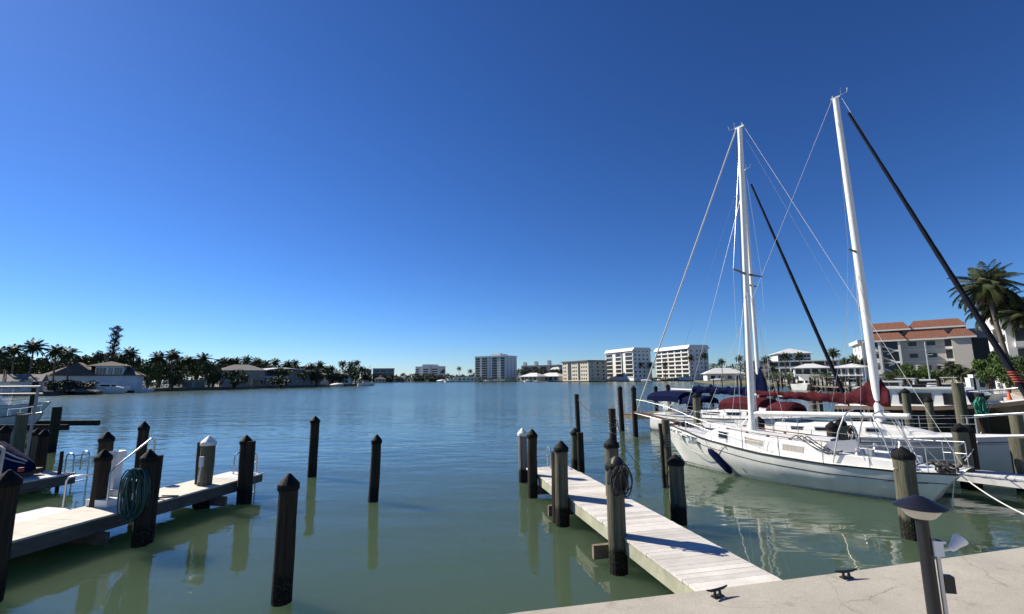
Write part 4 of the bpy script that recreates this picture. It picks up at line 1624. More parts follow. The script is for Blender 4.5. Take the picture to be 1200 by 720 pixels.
canopy(b3, H3, 8.7, 11.0, 1.2, 2.1, .4, MT['navy'], drop=.2)
mb = MB()
mb.box((-.95, H3.Y(9.0), H3.top(9) + .55), (.04, .9, .75))
mb.build('side_curtain', MT['navy'], b3)
mb = MB()
mb.box((-.6, H3.Y(10.75), H3.top(10.5) + .5), (.3, .36, .62))
mb.box((-.6, H3.Y(11.05), H3.top(10.5) + .62), (.2, .2, .1))
mb.build('outboard_cowl', MT['plastic_white'], b3)
F3A, F3B = Vector((0, H3.Y(.05), H3.top(0) + .4)), MT3 + Vector((0, .2, -.3))
furled(b3, F3A, F3A.lerp(F3B, .95), .10, .055, MT['furl'])
line(b3, 'backstay', MT3, (0, H3.Y(10.7), H3.top(10.7)), .007, MT['wire'])
rig(b3, H3, MF3, MT3, .5, .8, 4.5)
stanchions(H3, b3, [1.6, 3.2, 4.8, 6.4, 8.0, 9.6], wires=(.33, .62))
p3 = lambda st, x, dz: (x, H3.Y(st), H3.top(max(0, st)) + dz)
pulpit(H3, b3, [p3(9.6, -1.25, .62), p3(10.6, -1.05, .66), p3(10.75, 0, .66), p3(10.6, 1.05, .66), p3(9.6, 1.25, .62)],
       [(p3(10.6, s * 1.05, 0), p3(10.6, s * 1.05, .66)) for s in (-1, 1)], name='stern_rail')
pulpit(H3, b3, [p3(1.6, -.7, .62), p3(.5, -.34, .68), p3(-.2, 0, .7), p3(.5, .34, .68), p3(1.6, .7, .62)],
       [(p3(st, s * x, 0), p3(st, s * x, .66)) for s in (-1, 1) for st, x in ((.45, .3),)])

# ---- low finger dock between the two nearest sailboats and the brown walkway farther out
ax1 = BOW1
pn = Vector((.789, .614, 0))
fA = ax1 - DIR * 13.2 + pn * 2.45
fB = ax1 - DIR * 4.5 + pn * 2.45
dock('finger_dock', 'low white edged finger dock between the white and the grey hulled sailboats', fA, fB, .95, .52, MT['deck_grey'], MT['paint_white'], MT['fascia'], th=.2)
wa, wb = gp(770, 484, .9), gp(735, 486, .9)
dock('walkway', 'brown timber walkway behind the stern of the navy covered sailboat', (wa.x + 4.2, wa.y + 2.0), (wb.x, wb.y), 1.3, .95, MT['beam'], MT['beam'], MT['beam'], th=.3)


# ------------------------------------------------------------------ foliage
def leaf_mat(name, col, hi):
    m = mat(name, col, .6, island=.55)
    n, l = m.node_tree.nodes, m.node_tree.links
    b = n['Principled BSDF']
    g_ = n.new('ShaderNodeNewGeometry')
    rp = n.new('ShaderNodeValToRGB')
    rp.color_ramp.elements[0].color = (*col, 1)
    rp.color_ramp.elements[1].color = (*hi, 1)
    oi = n.new('ShaderNodeObjectInfo')
    ad = n.new('ShaderNodeMath')
    ad.operation = 'MULTIPLY_ADD'
    ad.inputs[1].default_value = .5
    l.new(g_.outputs['Random Per Island'], ad.inputs[0])
    sc = n.new('ShaderNodeMath')
    sc.operation = 'MULTIPLY'
    sc.inputs[1].default_value = .5
    l.new(oi.outputs['Random'], sc.inputs[0])
    l.new(sc.outputs[0], ad.inputs[2])
    l.new(ad.outputs[0], rp.inputs['Fac'])
    l.new(rp.outputs['Color'], b.inputs['Base Color'])
    b.inputs['Specular IOR Level'].default_value = .3
    return m


MT['palm'] = leaf_mat('palm_fronds', (.022, .038, .012), (.075, .09, .032))
MT['leaf'] = leaf_mat('broad_leaves', (.024, .045, .012), (.075, .105, .03))
MT['leaf_lit'] = leaf_mat('sunlit_green_leaves', (.035, .075, .016), (.10, .15, .035))  # brighter copy of the leaf greens, sunlight put into the colour
MT['needle'] = leaf_mat('dark_needles', (.021, .034, .014), (.058, .072, .03))
MT['dry'] = mat('dry_fronds', (.20, .14, .075), .9, var=.3, scale=3)
MT['trunk'] = mat('grey_palm_trunk', (.14, .12, .098), .9, var=.35, scale=3, stretch=(1, 1, 5), bump=.4)
MT['bark'] = mat('brown_bark', (.09, .065, .045), .95, var=.4, scale=4)


def leaf(mb, c, d, up, L, W):
    d = d.normalized()
    s = d.cross(up)
    if s.length < 1e-4:
        s = d.orthogonal()
    s = s.normalized() * (W / 2)
    e = c + d * L
    mb.add([c - s * .5, c + d * L * .45 - s, e, c + d * L * .45 + s, c + s * .5], [(0, 1, 2, 3, 4)])


def rvec(rs):
    while True:
        v = Vector((rs.uniform(-1, 1), rs.uniform(-1, 1), rs.uniform(-1, 1)))
        if .05 < v.length < 1:
            return v.normalized()


def palm_crown(seed, nf=20, Lf=2.6, leafw=.09, droop=1.0, pairs=15):
    rs = random.Random(seed)
    mb = MB()
    for i in range(nf):
        az = i * 2.39996 + rs.uniform(-.25, .25)
        f = i / (nf - 1)
        el = R(82 - 118 * f ** .85 + rs.uniform(-9, 9))
        L = Lf * rs.uniform(.82, 1.08) * (1 - .25 * (1 - f) ** 3)
        h = Vector((math.cos(az), math.sin(az), 0))
        p = Vector((0, 0, 0))
        pts = [p]
        e = el
        ns = 9
        for k in range(ns):
            d = h * math.cos(e) + Vector((0, 0, math.sin(e)))
            p = p + d * (L / ns)
            pts.append(p)
            e -= R(4 + 10 * (k / ns)) * droop * (1.1 - .35 * abs(math.sin(el)))
            e = max(e, R(-86))
        mb.tube(pts, [.035 - .028 * k / ns for k in range(ns + 1)], 4, caps=False)
        side = Vector((-h.y, h.x, 0))
        for k in range(pairs):
            t = .14 + .86 * k / (pairs - 1)
            x = t * ns
            j = min(int(x), ns - 1)
            c = pts[j].lerp(pts[j + 1], x - j)
            ax = (pts[j + 1] - pts[j]).normalized()
            ll_ = L * .30 * math.sin(math.pi * (.22 + .72 * t)) * rs.uniform(.85, 1.1)
            for s in (-1, 1):
                d = side * s * .8 + ax * .55 + Vector((0, 0, -.45 - .3 * rs.random()))
                leaf(mb, c, d, ax, ll_, leafw)
    return mb


def trunk_mesh(seed, r0=.2, r1=.13):
    rs = random.Random(seed)
    mb = MB()
    bx_, by_ = rs.uniform(-.3, .3), rs.uniform(-.3, .3)
    pts, rr = [], []
    for i in range(15):
        f = i / 14
        pts.append((bx_ * f * f * (1 - f) * 1.5, by_ * f * f * (1 - f) * 1.5, f))
        rr.append((r0 * (1 + .5 * max(0, 1 - f * 9)) + (r1 - r0) * f) * (1 + .03 * math.sin(i * 2.3)))
    mb.tube(pts, rr, 10)
    return mb


PALMS = []
for k in range(4):
    t = thing('palm_tree', 'palm', 'palm tree', (0, 0, -50))
    tr_ = trunk_mesh(k).build('trunk', MT['trunk'], t, True)
    cr_ = palm_crown(10 + k, nf=(28, 32, 26, 30)[k], Lf=(2.6, 2.9, 2.5, 2.7)[k], droop=(1.0, .8, 1.2, 1.0)[k], leafw=.15, pairs=18).build('crown', MT['palm'], t)
    PALMS.append((t, tr_, cr_))
PUSED = [False] * 4


def palm(label, px, pytop, Y, group, size=1.0, z0=1.0, lean=0.0, k=None):
    k = (int(px * 7 + Y) % 4) if k is None else k
    t, tr_, cr_ = PALMS[k]
    top = at(px, pytop, Y)
    h = max(1.5, top.z - z0 - 1.55 * size)
    if PUSED[k]:
        t = t.copy(); COL.objects.link(t)
        tr_ = tr_.copy(); COL.objects.link(tr_); tr_.parent = t
        cr_ = cr_.copy(); COL.objects.link(cr_); cr_.parent = t
    PUSED[k] = True
    t.location = (top.x - lean, top.y, z0 - .05)
    t.rotation_euler = (0, 0, 0)
    t['label'] = label
    if group: t['group'] = group
    tr_.scale = (size, size, h)
    tr_.rotation_euler = (0, math.atan2(lean, h), 0)
    cr_.location = (lean, 0, h)
    cr_.scale = (size,) * 3
    cr_.rotation_euler = (0, 0, px * 1.7)
    return t


def crown_mesh(seed, n=1700, lobes=9, lf=.085):
    """uneven crown in a unit box: lobes of leaves around the limbs, x,y in -1..1, z in 0..1"""
    rs = random.Random(seed)
    mb = MB()
    C_ = []
    for i in range(lobes):
        a = i * 2.4 + rs.uniform(-.4, .4)
        rr = rs.uniform(.15, .68)
        C_.append((Vector((rr * math.cos(a), rr * math.sin(a), rs.uniform(.22, .80) * (1 - .3 * rr) + .05)), rs.uniform(.2, .42)))
    for i in range(n):
        c, r_ = C_[i % lobes]
        d = rvec(rs)
        p = c + Vector((d.x * r_, d.y * r_, d.z * r_ * .62)) * rs.uniform(.55, 1.05)
        if p.z < .02: continue
        leaf(mb, p, (d + rvec(rs) * .9), rvec(rs), lf * rs.uniform(.7, 1.4), lf * rs.uniform(.5, .9))
    return mb, C_


def limbs_mesh(C_):
    mb = MB()
    for c, r_ in C_:
        mb.tube([(0, 0, -.35), (c.x * .3, c.y * .3, c.z * .35), (c.x * .9, c.y * .9, c.z * .95)], [.055, .035, .012], 5)
    return mb


TREES = {}
for m_ in ('leaf', 'leaf_lit', 'needle'):
    for k in range(3):
        t = thing('tree', 'tree', 'tree', (0, 0, -60))
        mb, cc = crown_mesh(40 + k * 7 + len(m_), n=2000 if m_ != 'leaf_lit' else 2600, lobes=8 + 2 * k)
        cr_ = mb.build('crown', MT[m_], t)
        tr_ = limbs_mesh(cc).build('trunk', MT['bark'], t, True)
        TREES[(m_, k)] = [t, cr_, tr_, False]


def tree(label, px, pw, py0, py1, Y, group=None, m='leaf', k=0, z0=None, name='tree', cat='tree', trunk=.18):
    """broad crowned tree or bush filling the bearing px +- pw/2 between image heights py0 and py1, at distance Y"""
    e = TREES[(m, k % 3)]
    t, cr_, tr_ = e[:3]
    a, b = at(px, py0, Y), at(px, py1, Y)
    zb = z0 if z0 is not None else b.z
    w_ = (at(px + pw / 2, py0, Y) - at(px - pw / 2, py0, Y)).length
    H = a.z - zb
    if e[3]:
        t = t.copy(); COL.objects.link(t)
        cr_ = cr_.copy(); COL.objects.link(cr_); cr_.parent = t
        tr_ = tr_.copy(); COL.objects.link(tr_); tr_.parent = t
    e[3] = True
    t.name = name
    t['label'] = label; t['category'] = cat
    if group: t['group'] = group
    t.location = (a.x, a.y, zb)
    t.rotation_euler = (0, 0, px * .9)
    lo = H * trunk
    cr_.location = (0, 0, lo)
    cr_.scale = (w_ * .56, w_ * .56, (H - lo) * 1.12)
    tr_.location = (0, 0, lo)
    tr_.scale = (w_ * .5, w_ * .5, max((H - lo), lo / .35))
    return t


# ------------------------------------------------------------------ buildings
MT['stucco_white'] = mat('white_stucco', (.70, .69, .66), .85, var=.06, scale=.4)
MT['stucco_cream'] = mat('cream_stucco', (.56, .50, .41), .85, var=.08, scale=.4)
MT['stucco_tan'] = mat('pale_tan_stucco', (.56, .515, .445), .85, var=.07, scale=.4)
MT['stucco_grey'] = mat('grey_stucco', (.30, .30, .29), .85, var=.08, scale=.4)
MT['stucco_blue'] = mat('pale_blue_white_siding', (.60, .64, .68), .8, var=.05, scale=.5)
MT['bal'] = mat('painted_recess_shade_glass', (.03, .032, .034), .25)  # flat dark glazed panels; shade inside balconies and openings is in the colour
MT['roof_white'] = mat('white_metal_roof', (.64, .63, .61), .5, var=.05, scale=.5)
MT['roof_brown'] = mat('brown_shingle_roof', (.12, .095, .08), .9, var=.25, scale=1.5)
MT['roof_grey'] = mat('grey_shingle_roof', (.21, .195, .18), .9, var=.2, scale=1.5)
MT['wood_dark'] = mat('dark_brown_timber', (.07, .055, .045), .85, var=.3, scale=1)


def tile_mat():
    m = mat('terracotta_tile_roof', (.19, .078, .047), .9, var=.22, scale=2.2)
    n, l = m.node_tree.nodes, m.node_tree.links
    b = n['Principled BSDF']
    tc = n.new('ShaderNodeTexCoord')
    wv = n.new('ShaderNodeTexWave')
    wv.bands_direction = 'X'
    wv.inputs['Scale'].default_value = 1.1
    l.new(tc.outputs['Object'], wv.inputs['Vector'])
    bp = n.new('ShaderNodeBump')
    bp.inputs['Strength'].default_value = .3
    bp.inputs['Distance'].default_value = .08
    l.new(wv.outputs['Fac'], bp.inputs['Height'])
    l.new(bp.outputs[0], b.inputs['Normal'])
    return m


MT['tile'] = tile_mat()


class Block:
    """a building: local x along its front from A to B, y into the plot, front face at y = 0"""

    def __init__(s, name, label, A, B, depth, h, wall, cat='building', z0=1.0, group=None):
        A, B = Vector(A), Vector(B)
        d = B - A
        s.W = math.hypot(d.x, d.y)
        s.D, s.h = depth, h
        s.t = thing(name, label, cat, (A.x, A.y, z0 - .3), math.atan2(d.y, d.x), group)
        s.z0 = .3
        s.cache = {}
        mb = MB()
        mb.box((s.W / 2, depth / 2, (h + .3) / 2), (s.W, depth, h + .3))
        s.wall = mb.build('wall', wall, s.t)

    def fbox(s, face, u0, u1, z0, z1, out, inn=.0):
        z0, z1 = z0 + .3, z1 + .3
        mb = MB()
        if face == 'front':
            mb.box(((u0 + u1) / 2, (-out + inn) / 2, (z0 + z1) / 2), (u1 - u0, out + inn, z1 - z0))
        elif face == 'right':
            mb.box((s.W + (out - inn) / 2, (u0 + u1) / 2, (z0 + z1) / 2), (out + inn, u1 - u0, z1 - z0))
        elif face == 'left':
            mb.box((-(out - inn) / 2, (u0 + u1) / 2, (z0 + z1) / 2), (out + inn, u1 - u0, z1 - z0))
        return mb

    def put(s, name, m, face, u0, u1, z0, z1, out=.03, inn=.0, parent=None):
        return s.fbox(face, u0, u1, z0, z1, out, inn).build(name, m, parent or s.t)

    def grid(s, name, m, face, us, zs, w_, hh, out=.04, sill=None, frame=None):
        """one part per opening; the openings of one row share mesh data"""
        proto = None
        for z in zs:
            for u in us:
                if proto is None:
                    proto = s.fbox(face, -w_ / 2, w_ / 2, 0, hh, out).build(name, m, s.t)
                    o = proto
                else:
                    o = bpy.data.objects.new(name, proto.data)
                    COL.objects.link(o)
                    o.parent = s.t
                o.location = (u, 0, z) if face == 'front' else (0, u, z)

    def roof(s, m, z0, z1, ov=.6, ridge=None, name='roof'):
        mb = MB()
        mb.hip(0, 0, s.W, s.D, z0 + .3, z1 + .3, ov, ridge)
        return mb.build(name, m, s.t)

    def flat(s, m, z, t=.6, ov=.3, name='roof'):
        mb = MB()
        mb.box((s.W / 2, s.D / 2, z + .3 + t / 2), (s.W + 2 * ov, s.D + 2 * ov, t))
        return mb.build(name, m, s.t)


def side_depth(A, B, px, d0=1.0):
    """depth at which the right rear corner of a block (front A->B) reaches bearing px"""
    A, B = Vector(A), Vector(B)
    d = (B - A).normalized()
    n_ = Vector((-d.y, d.x, 0))
    k = 0.2
    best = 5
    while k < 80:
        q = B + n_ * k
        cz = q.y * cT + (q.z - CAMH) * sT
        x = 600 + FPX * (q.x * cR + (q.y * sT - (q.z - CAMH) * cT) * 0) / cz
        if x >= px:
            return k
        k += .25
    return best


def gpt(px, Y, z=1.0):
    v = at(px, 446, Y)
    v.z = z
    return v


# ---- far shore
FS = 'condominium blocks on the far shore'
# A: the tallest tower
A_, B_ = gpt(556.5, 540), gpt(592, 518)
hA = at(575, 418, 525).z - 1.0
b = Block('apartment_tower', 'tallest white tower block on the far shore with vertical rows of dark balconies', A_, B_, side_depth(A_, B_, 605), hA, MT['stucco_white'], z0=1.0)
fh = hA / 10
for u0, u1 in ((.02, .17), (.24, .42), (.58, .74), (.86, .985)):
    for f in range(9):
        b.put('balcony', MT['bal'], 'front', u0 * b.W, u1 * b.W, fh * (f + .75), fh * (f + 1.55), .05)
for f in range(9):
    b.put('floor_slab', MT['stucco_white'], 'front', .0, .44 * b.W, fh * (f + .58), fh * (f + .74), .5)
b.grid('window', MT['glass_blue'], 'front', [b.W * .49, b.W * .53, b.W * .8], [fh * (f + .9) for f in range(9)], .8, 1.3)
b.grid('window', MT['glass_blue'], 'right', [b.D * .2, b.D * .5, b.D * .78], [fh * (f + .9) for f in range(9)], 1.5, 1.3)
b.flat(MT['stucco_white'], hA, .9, .4)
mb = MB(); mb.box((b.W * .62, b.D * .5, hA + 2.2), (b.W * .3, b.D * .6, 2.6)); mb.box((b.W * .64, b.D * .45, hA + 3.9), (4, 4, 1.4))
mb.build('penthouse', MT['stucco_white'], b.t)
# B: low five storey
A_, B_ = gpt(659.5, 430), gpt(690, 395)
hB = at(675, 424.5, 412).z - 1.0
b = Block('apartment_block', 'cream five storey block with flat brown roof between two far towers', A_, B_, side_depth(A_, B_, 711), hB, MT['stucco_cream'])
fh = hB / 5
for u0, u1 in ((.22, .36), (.62, .70)):
    b.put('stair_recess', MT['bal'], 'front', u0 * b.W, u1 * b.W, .4, hB - .3, .06)
b.grid('window', MT['glass_dark'], 'front', [b.W * k for k in (.06, .13, .42, .48, .55, .76, .84, .92)], [fh * f + 1 for f in range(5)], b.W * .042, 1.5)
b.grid('window', MT['glass_dark'], 'right', [b.D * k for k in (.2, .5, .8)], [fh * f + 1.1 for f in range(5)], 1.6, 1.3)
b.flat(MT['roof_brown'], hB, 1.0, 1.0)
# C, D: the white seven storey pair
A_, B_ = gpt(711, 425), gpt(743, 385)
hC = at(727, 413, 405).z - 1.0
b = Block('apartment_block', 'white seven storey block with white mansard band and three bays of dark balconies', A_, B_, side_depth(A_, B_, 763), hC, MT['stucco_white'])
fh = (hC - 3) / 6.2
for u0, u1 in ((.02, .26), (.38, .58), (.74, .98)):
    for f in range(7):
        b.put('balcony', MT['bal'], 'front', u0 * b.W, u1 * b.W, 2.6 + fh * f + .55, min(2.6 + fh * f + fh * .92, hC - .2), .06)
for f in range(7):
    b.put('floor_slab', MT['stucco_white'], 'front', 0, b.W * .27, 2.6 + fh * f - .1, 2.6 + fh * f + .5, .35)
    b.put('floor_slab', MT['stucco_white'], 'front', b.W * .73, b.W, 2.6 + fh * f - .1, 2.6 + fh * f + .5, .35)
b.grid('window', MT['glass_dark'], 'right', [b.D * k for k in (.12, .36, .6, .82)], [2.9 + fh * f for f in range(7)], 1.5, 1.4)
b.put('stair_recess', MT['bal'], 'front', .60 * b.W, .645 * b.W, 2.6, hC + 1.5, .09)
mb = MB()
mb.xprism([(-1.2, hC + .3), (b.D + 1.2, hC + .3), (b.D - 1.2, hC + 3.1), (1.2, hC + 3.1)], -.9, b.W + .9)
mb.build('roof', MT['roof_white'], b.t)
A_, B_ = gpt(770, 420), gpt(809, 375)
hD = at(790, 410.5, 395).z - 1.0
b = Block('apartment_block', 'broad white block with thick white roof band and stacked open balconies', A_, B_, side_depth(A_, B_, 831), hD, MT['stucco_white'])
fh = (hD - 1.5) / 7
for f in range(7):
    for k in range(5):
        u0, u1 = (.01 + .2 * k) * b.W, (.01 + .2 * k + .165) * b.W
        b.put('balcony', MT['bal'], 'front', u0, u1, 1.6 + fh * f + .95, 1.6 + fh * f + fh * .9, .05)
    b.put('floor_slab', MT['stucco_white'], 'front', 0, b.W, 1.6 + fh * f - .1, 1.6 + fh * f + .85, .3)
b.grid('window', MT['glass_dark'], 'right', [b.D * k for k in (.14, .42, .62, .85)], [2.4 + fh * f for f in range(7)], 1.4, 1.4)
mb = MB()
mb.xprism([(-1.4, hD + .3), (b.D + 1.4, hD + .3), (b.D - 1.0, hD + 3.4), (1.0, hD + 3.4)], -1.0, b.W + 1.0)
mb.build('roof', MT['roof_white'], b.t)
# F: distant pale tower left of the tall one
A_, B_ = gpt(486.5, 690), gpt(513, 670)
h_ = at(500, 430, 680).z - 1
b = Block('apartment_tower', 'small pale tower beyond the dark tree line, with a taller middle section', A_, B_, 18, h_, MT['stucco_white'])
mb = MB(); mb.box((b.W * .52, 8, h_ / 2 + 1.5), (b.W * .34, 20, h_ + 4.2)); mb.build('middle_section', MT['stucco_white'], b.t)
for u0, u1 in ((.02, .16), (.40, .62), (.72, .98)):
    for f in range(5):
        b.put('balcony', MT['bal'], 'front', u0 * b.W, u1 * b.W, 3 + f * 3.2, 4.6 + f * 3.2, .1 + (2.1 if u0 == .40 else 0))
b.flat(MT['stucco_white'], h_, .6, .3)
for (x0, x1, yt, Y, lb) in [(427.5, 435, 433.5, 600, 'narrow dark grey block beyond the palm point'), (436.5, 461, 432.5, 600, 'wide dark grey flat roofed block beyond the palm point')]:
    A_, B_ = gpt(x0, Y), gpt(x1, Y + 5)
    h_ = at(x0, yt, Y).z - 1
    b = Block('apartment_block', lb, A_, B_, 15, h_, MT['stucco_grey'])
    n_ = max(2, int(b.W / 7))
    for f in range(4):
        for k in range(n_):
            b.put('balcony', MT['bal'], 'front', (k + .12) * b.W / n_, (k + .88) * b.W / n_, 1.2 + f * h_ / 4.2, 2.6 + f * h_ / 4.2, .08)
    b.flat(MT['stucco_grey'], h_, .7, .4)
for (x0, x1, yt, Y, lb) in [(439, 452, 443, 575, 'low brown house on the far shore below the grey blocks'), (461, 474, 442.5, 580, 'low brown roofed house amid the dark far tree line'), (484, 498, 442, 582, 'low brown house with pale front below the small pale tower'), (502, 514, 442.5, 582, 'low brown house on the far shore beside the white sails')]:
    A_, B_ = gpt(x0, Y), gpt(x1, Y + 3)
    b = Block('house', lb, A_, B_, 10, 3.2, MT['stucco_cream'])
    b.roof(MT['roof_brown'], 3.2, 6.0, .8)
    b.grid('window', MT['glass_dark'], 'front', [b.W * .2, b.W * .5, b.W * .8], [.7], 2, 1.6)
A_, B_ = gpt(531, 535), gpt(556, 520)
b = Block('pavilion', 'long low white building beside the foot of the tallest far tower', A_, B_, 12, 4.2, MT['stucco_white'])
b.flat(MT['roof_white'], 4.2, .5, .6)
b.grid('window', MT['glass_dark'], 'front', [b.W * k for k in (.12, .32, .52, .72, .9)], [1], 2.6, 2)
# stepped grey building and two white roofed pavilions between towers A and B
A_, B_ = gpt(611, 640), gpt(655, 610)
h_ = at(640, 428, 620).z - 1
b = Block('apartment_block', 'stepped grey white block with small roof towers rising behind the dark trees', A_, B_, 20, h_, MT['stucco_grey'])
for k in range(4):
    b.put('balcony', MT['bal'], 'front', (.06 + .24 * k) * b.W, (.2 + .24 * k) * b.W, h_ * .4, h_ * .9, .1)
for k, (u, ht) in enumerate(((.06, 5), (.37, 5.6), (.72, 6.5))):
    mb = MB(); mb.box((u * b.W, 5, h_ + ht / 2), (3.6, 5, ht)); mb.build('roof_tower', MT['stucco_white'], b.t)
mb = MB(); mb.hip(.8 * b.W, -3, 1.05 * b.W, 16, h_ - 6, h_ + 1, .5); mb.build('roof', MT['roof_white'], b.t)
for (x0, x1, lb) in [(610, 630, 'smaller white hip roofed pavilion between the far towers'), (631, 655, 'larger white hip roofed pavilion between the far towers')]:
    A_, B_ = gpt(x0, 450), gpt(x1, 435)
    b = Block('pavilion', lb, A_, B_, 14, 4.0, MT['stucco_cream'])
    b.roof(MT['roof_white'], 4.0, 7.6, 1.2)
    for k in range(4):
        b.put('opening', MT['bal'], 'front', (.05 + .24 * k) * b.W, (.2 + .24 * k) * b.W, .6, 3.4, .05)

# ---- right bank beyond the masts
A_, B_ = gpt(829, 330), gpt(872, 325)
b = Block('villa', 'white single storey villa with broad white hip roof right of the far towers', A_, B_, 14, 4.4, MT['stucco_white'])
b.roof(MT['roof_white'], 4.4, 8.6, 1.6)
b.grid('window', MT['glass_dark'], 'front', [b.W * k for k in (.16, .38, .62, .85)], [.8], 2.8, 2.4)
A_, B_ = gpt(874, 300), gpt(905, 292)
b = Block('apartment_block', 'dark grey low block behind the bases of the left masts', A_, B_, 16, at(890, 424, 296).z - 1, MT['stucco_grey'])
b.flat(MT['stucco_grey'], b.h, .6, .5)
b.grid('window', MT['glass_dark'], 'front', [b.W * k for k in (.15, .38, .62, .85)], [1, 4, 7], 2, 1.5)
A_, B_ = gpt(902, 285), gpt(985, 262)
hT = at(940, 423.5, 272).z - 1
b = Block('terrace_building', 'long low white terraced building with dark open galleries above the marina', A_, B_, 16, hT, MT['stucco_white'])
fh = hT / 3
for f in range(3):
    for k in range(6):
        b.put('gallery', MT['bal'], 'front', (.01 + .165 * k) * b.W, (.15 + .165 * k) * b.W, fh * f + 1.0, fh * f + fh * .9, .05)
b.flat(MT['roof_white'], hT, .5, .9)
A_, B_ = gpt(914, 310), gpt(953, 304)
h_ = at(933, 414.5, 307).z - 1
b = Block('hotel', 'white hip roofed upper building standing above the marina terraces', A_, B_, 22, h_, MT['stucco_white'])
b.roof(MT['roof_white'], h_, at(933, 407.5, 307).z - 1, 1.6)
b.grid('window', MT['glass_dark'], 'front', [b.W * k for k in (.08, .2, .4, .6, .72, .84, .94)], [h_ - 2.4, h_ - 5.2], 1.7, 1.5)
for (x0, x1, yt, ye, Y, lb) in [(932, 972, 426.5, 432, 205, 'marina clubhouse with two tiered white hip roof'), (979, 1012, 426.5, 431.5, 150, 'white hip roofed open pavilion beside the tall white mast')]:
    A_, B_ = gpt(x0, Y), gpt(x1, Y - 6)
    ze, zt = at(x0, ye, Y).z - 1, at(x0, yt, Y).z - 1
    b = Block('pavilion', lb, A_, B_, 9, ze, MT['stucco_white'])
    b.roof(MT['roof_white'], ze, zt, 1.0)
    for k in range(4):
        b.put('opening', MT['bal'], 'front', (.04 + .245 * k) * b.W, (.22 + .245 * k) * b.W, ze * .55, ze * .95, .05)
        b.put('opening', MT['bal'], 'front', (.04 + .245 * k) * b.W, (.22 + .245 * k) * b.W, .3, ze * .45, .05)
    mb = MB(); mb.box((b.W / 2, -.7, ze * .5 + .3), (b.W + 1, 1.4, .25)); mb.build('deck_slab', MT['roof_white'], b.t)
A_, B_ = gpt(1004, 176), gpt(1014, 160)
h_ = at(1005, 404, 165).z - 1
b = Block('apartment_block', 'white block with projecting roof slab just beside the tall raked mast', A_, B_, 12, h_, MT['stucco_white'])
b.flat(MT['roof_white'], h_, 1.2, 1.0)
b.grid('window', MT['glass_dark'], 'front', [b.W * .3, b.W * .72], [2 + 3 * k for k in range(4)], 1.2, 1.5)

# ---- the red roofed apartment block
AL, AR = gpt(1019, 106, 1.0), gpt(1122, 96.3, 1.0)
ZE = at(1069, 398, 102).z - 1.0
b = Block('apartment_building', 'four storey grey white apartment block with two tiers of terracotta roofs and open stairs', AL, AR, 20, ZE, MT['stucco_tan'])
W_ = b.W
fl = ZE / 4.0
XS = lambda px: (px - 1019) / (1122 - 1019) * W_          # bearings to metres along the front, near enough at this distance
b.put('wing_wall', MT['stucco_tan'], 'front', XS(1122), XS(1142.5), 0, ZE, 1.6, 1.5)
# mansard skirts with hipped breaks
def skirt(u0, u1, y0, z0, z1, rise_back, name='roof', h0=.9, h1=.9):
    mb = MB()
    z0 += .3; z1 += .3
    vs = [(u0 - h0, y0, z0), (u1 + h1, y0, z0), (u1 - h1 * .3, y0 + rise_back, z1), (u0 + h0 * .3, y0 + rise_back, z1),
          (u0 - h0, y0, z0 - .25), (u1 + h1, y0, z0 - .25), (u1 + h1, y0 + rise_back + 6, z0), (u0 - h0, y0 + rise_back + 6, z0), (u1 - h1 * .3, y0 + rise_back + 6, z1), (u0 + h0 * .3, y0 + rise_back + 6, z1),
          (u1 + h1, y0 + rise_back + 6, z0 - .25), (u0 - h0, y0 + rise_back + 6, z0 - .25)]
    mb.add(vs, [(0, 1, 2, 3), (4, 5, 1, 0), (1, 6, 8, 2), (0, 3, 9, 7), (3, 2, 8, 9), (5, 10, 6, 1), (11, 4, 0, 7), (4, 11, 10, 5), (6, 10, 11, 7), (6, 7, 9, 8)])
    r_ = mb.build(name, MT['tile'], b.t)
    mb = MB()
    mb.box(((u0 + u1) / 2, y0 - .06, z0 - .24), (u1 - u0 + h0 + h1 + .1, .12, .34))
    mb.build('eave', MT['stucco_white'], r_)
    return r_


skirt(XS(1024), XS(1065), -1.5, ZE, ZE + 1.6, 1.7)
skirt(XS(1073), XS(1117), -.8, ZE, ZE + 1.65, 1.7)
skirt(XS(1124), XS(1142), -1.9, ZE + .05, ZE + 1.65, 1.7)
mb = MB()
mb.box((W_ * .60, 9.5, ZE + 1.6), (W_ * 1.1, 8, 2.6))
up = mb.build('upper_storey', MT['stucco_tan'], b.t)
Z2 = ZE + 2.5
skirt(XS(1024), XS(1071), 3.0, Z2 + .15, Z2 + 1.8, 1.9)
skirt(XS(1080), XS(1136), 3.8, Z2 + .2, Z2 + 1.85, 1.9)
for px in (1029, 1036, 1098, 1117):
    b.put('window', MT['stucco_white'] if px > 1090 else MT['glass_blue'], 'front', XS(px) - .45, XS(px) + .45, ZE + 1.65, ZE + 2.45, -5.45, 5.55)
b.put('loggia_shade', MT['bal'], 'front', XS(1050), XS(1067), ZE + 1.65, ZE + 2.5, -5.45, 5.55)
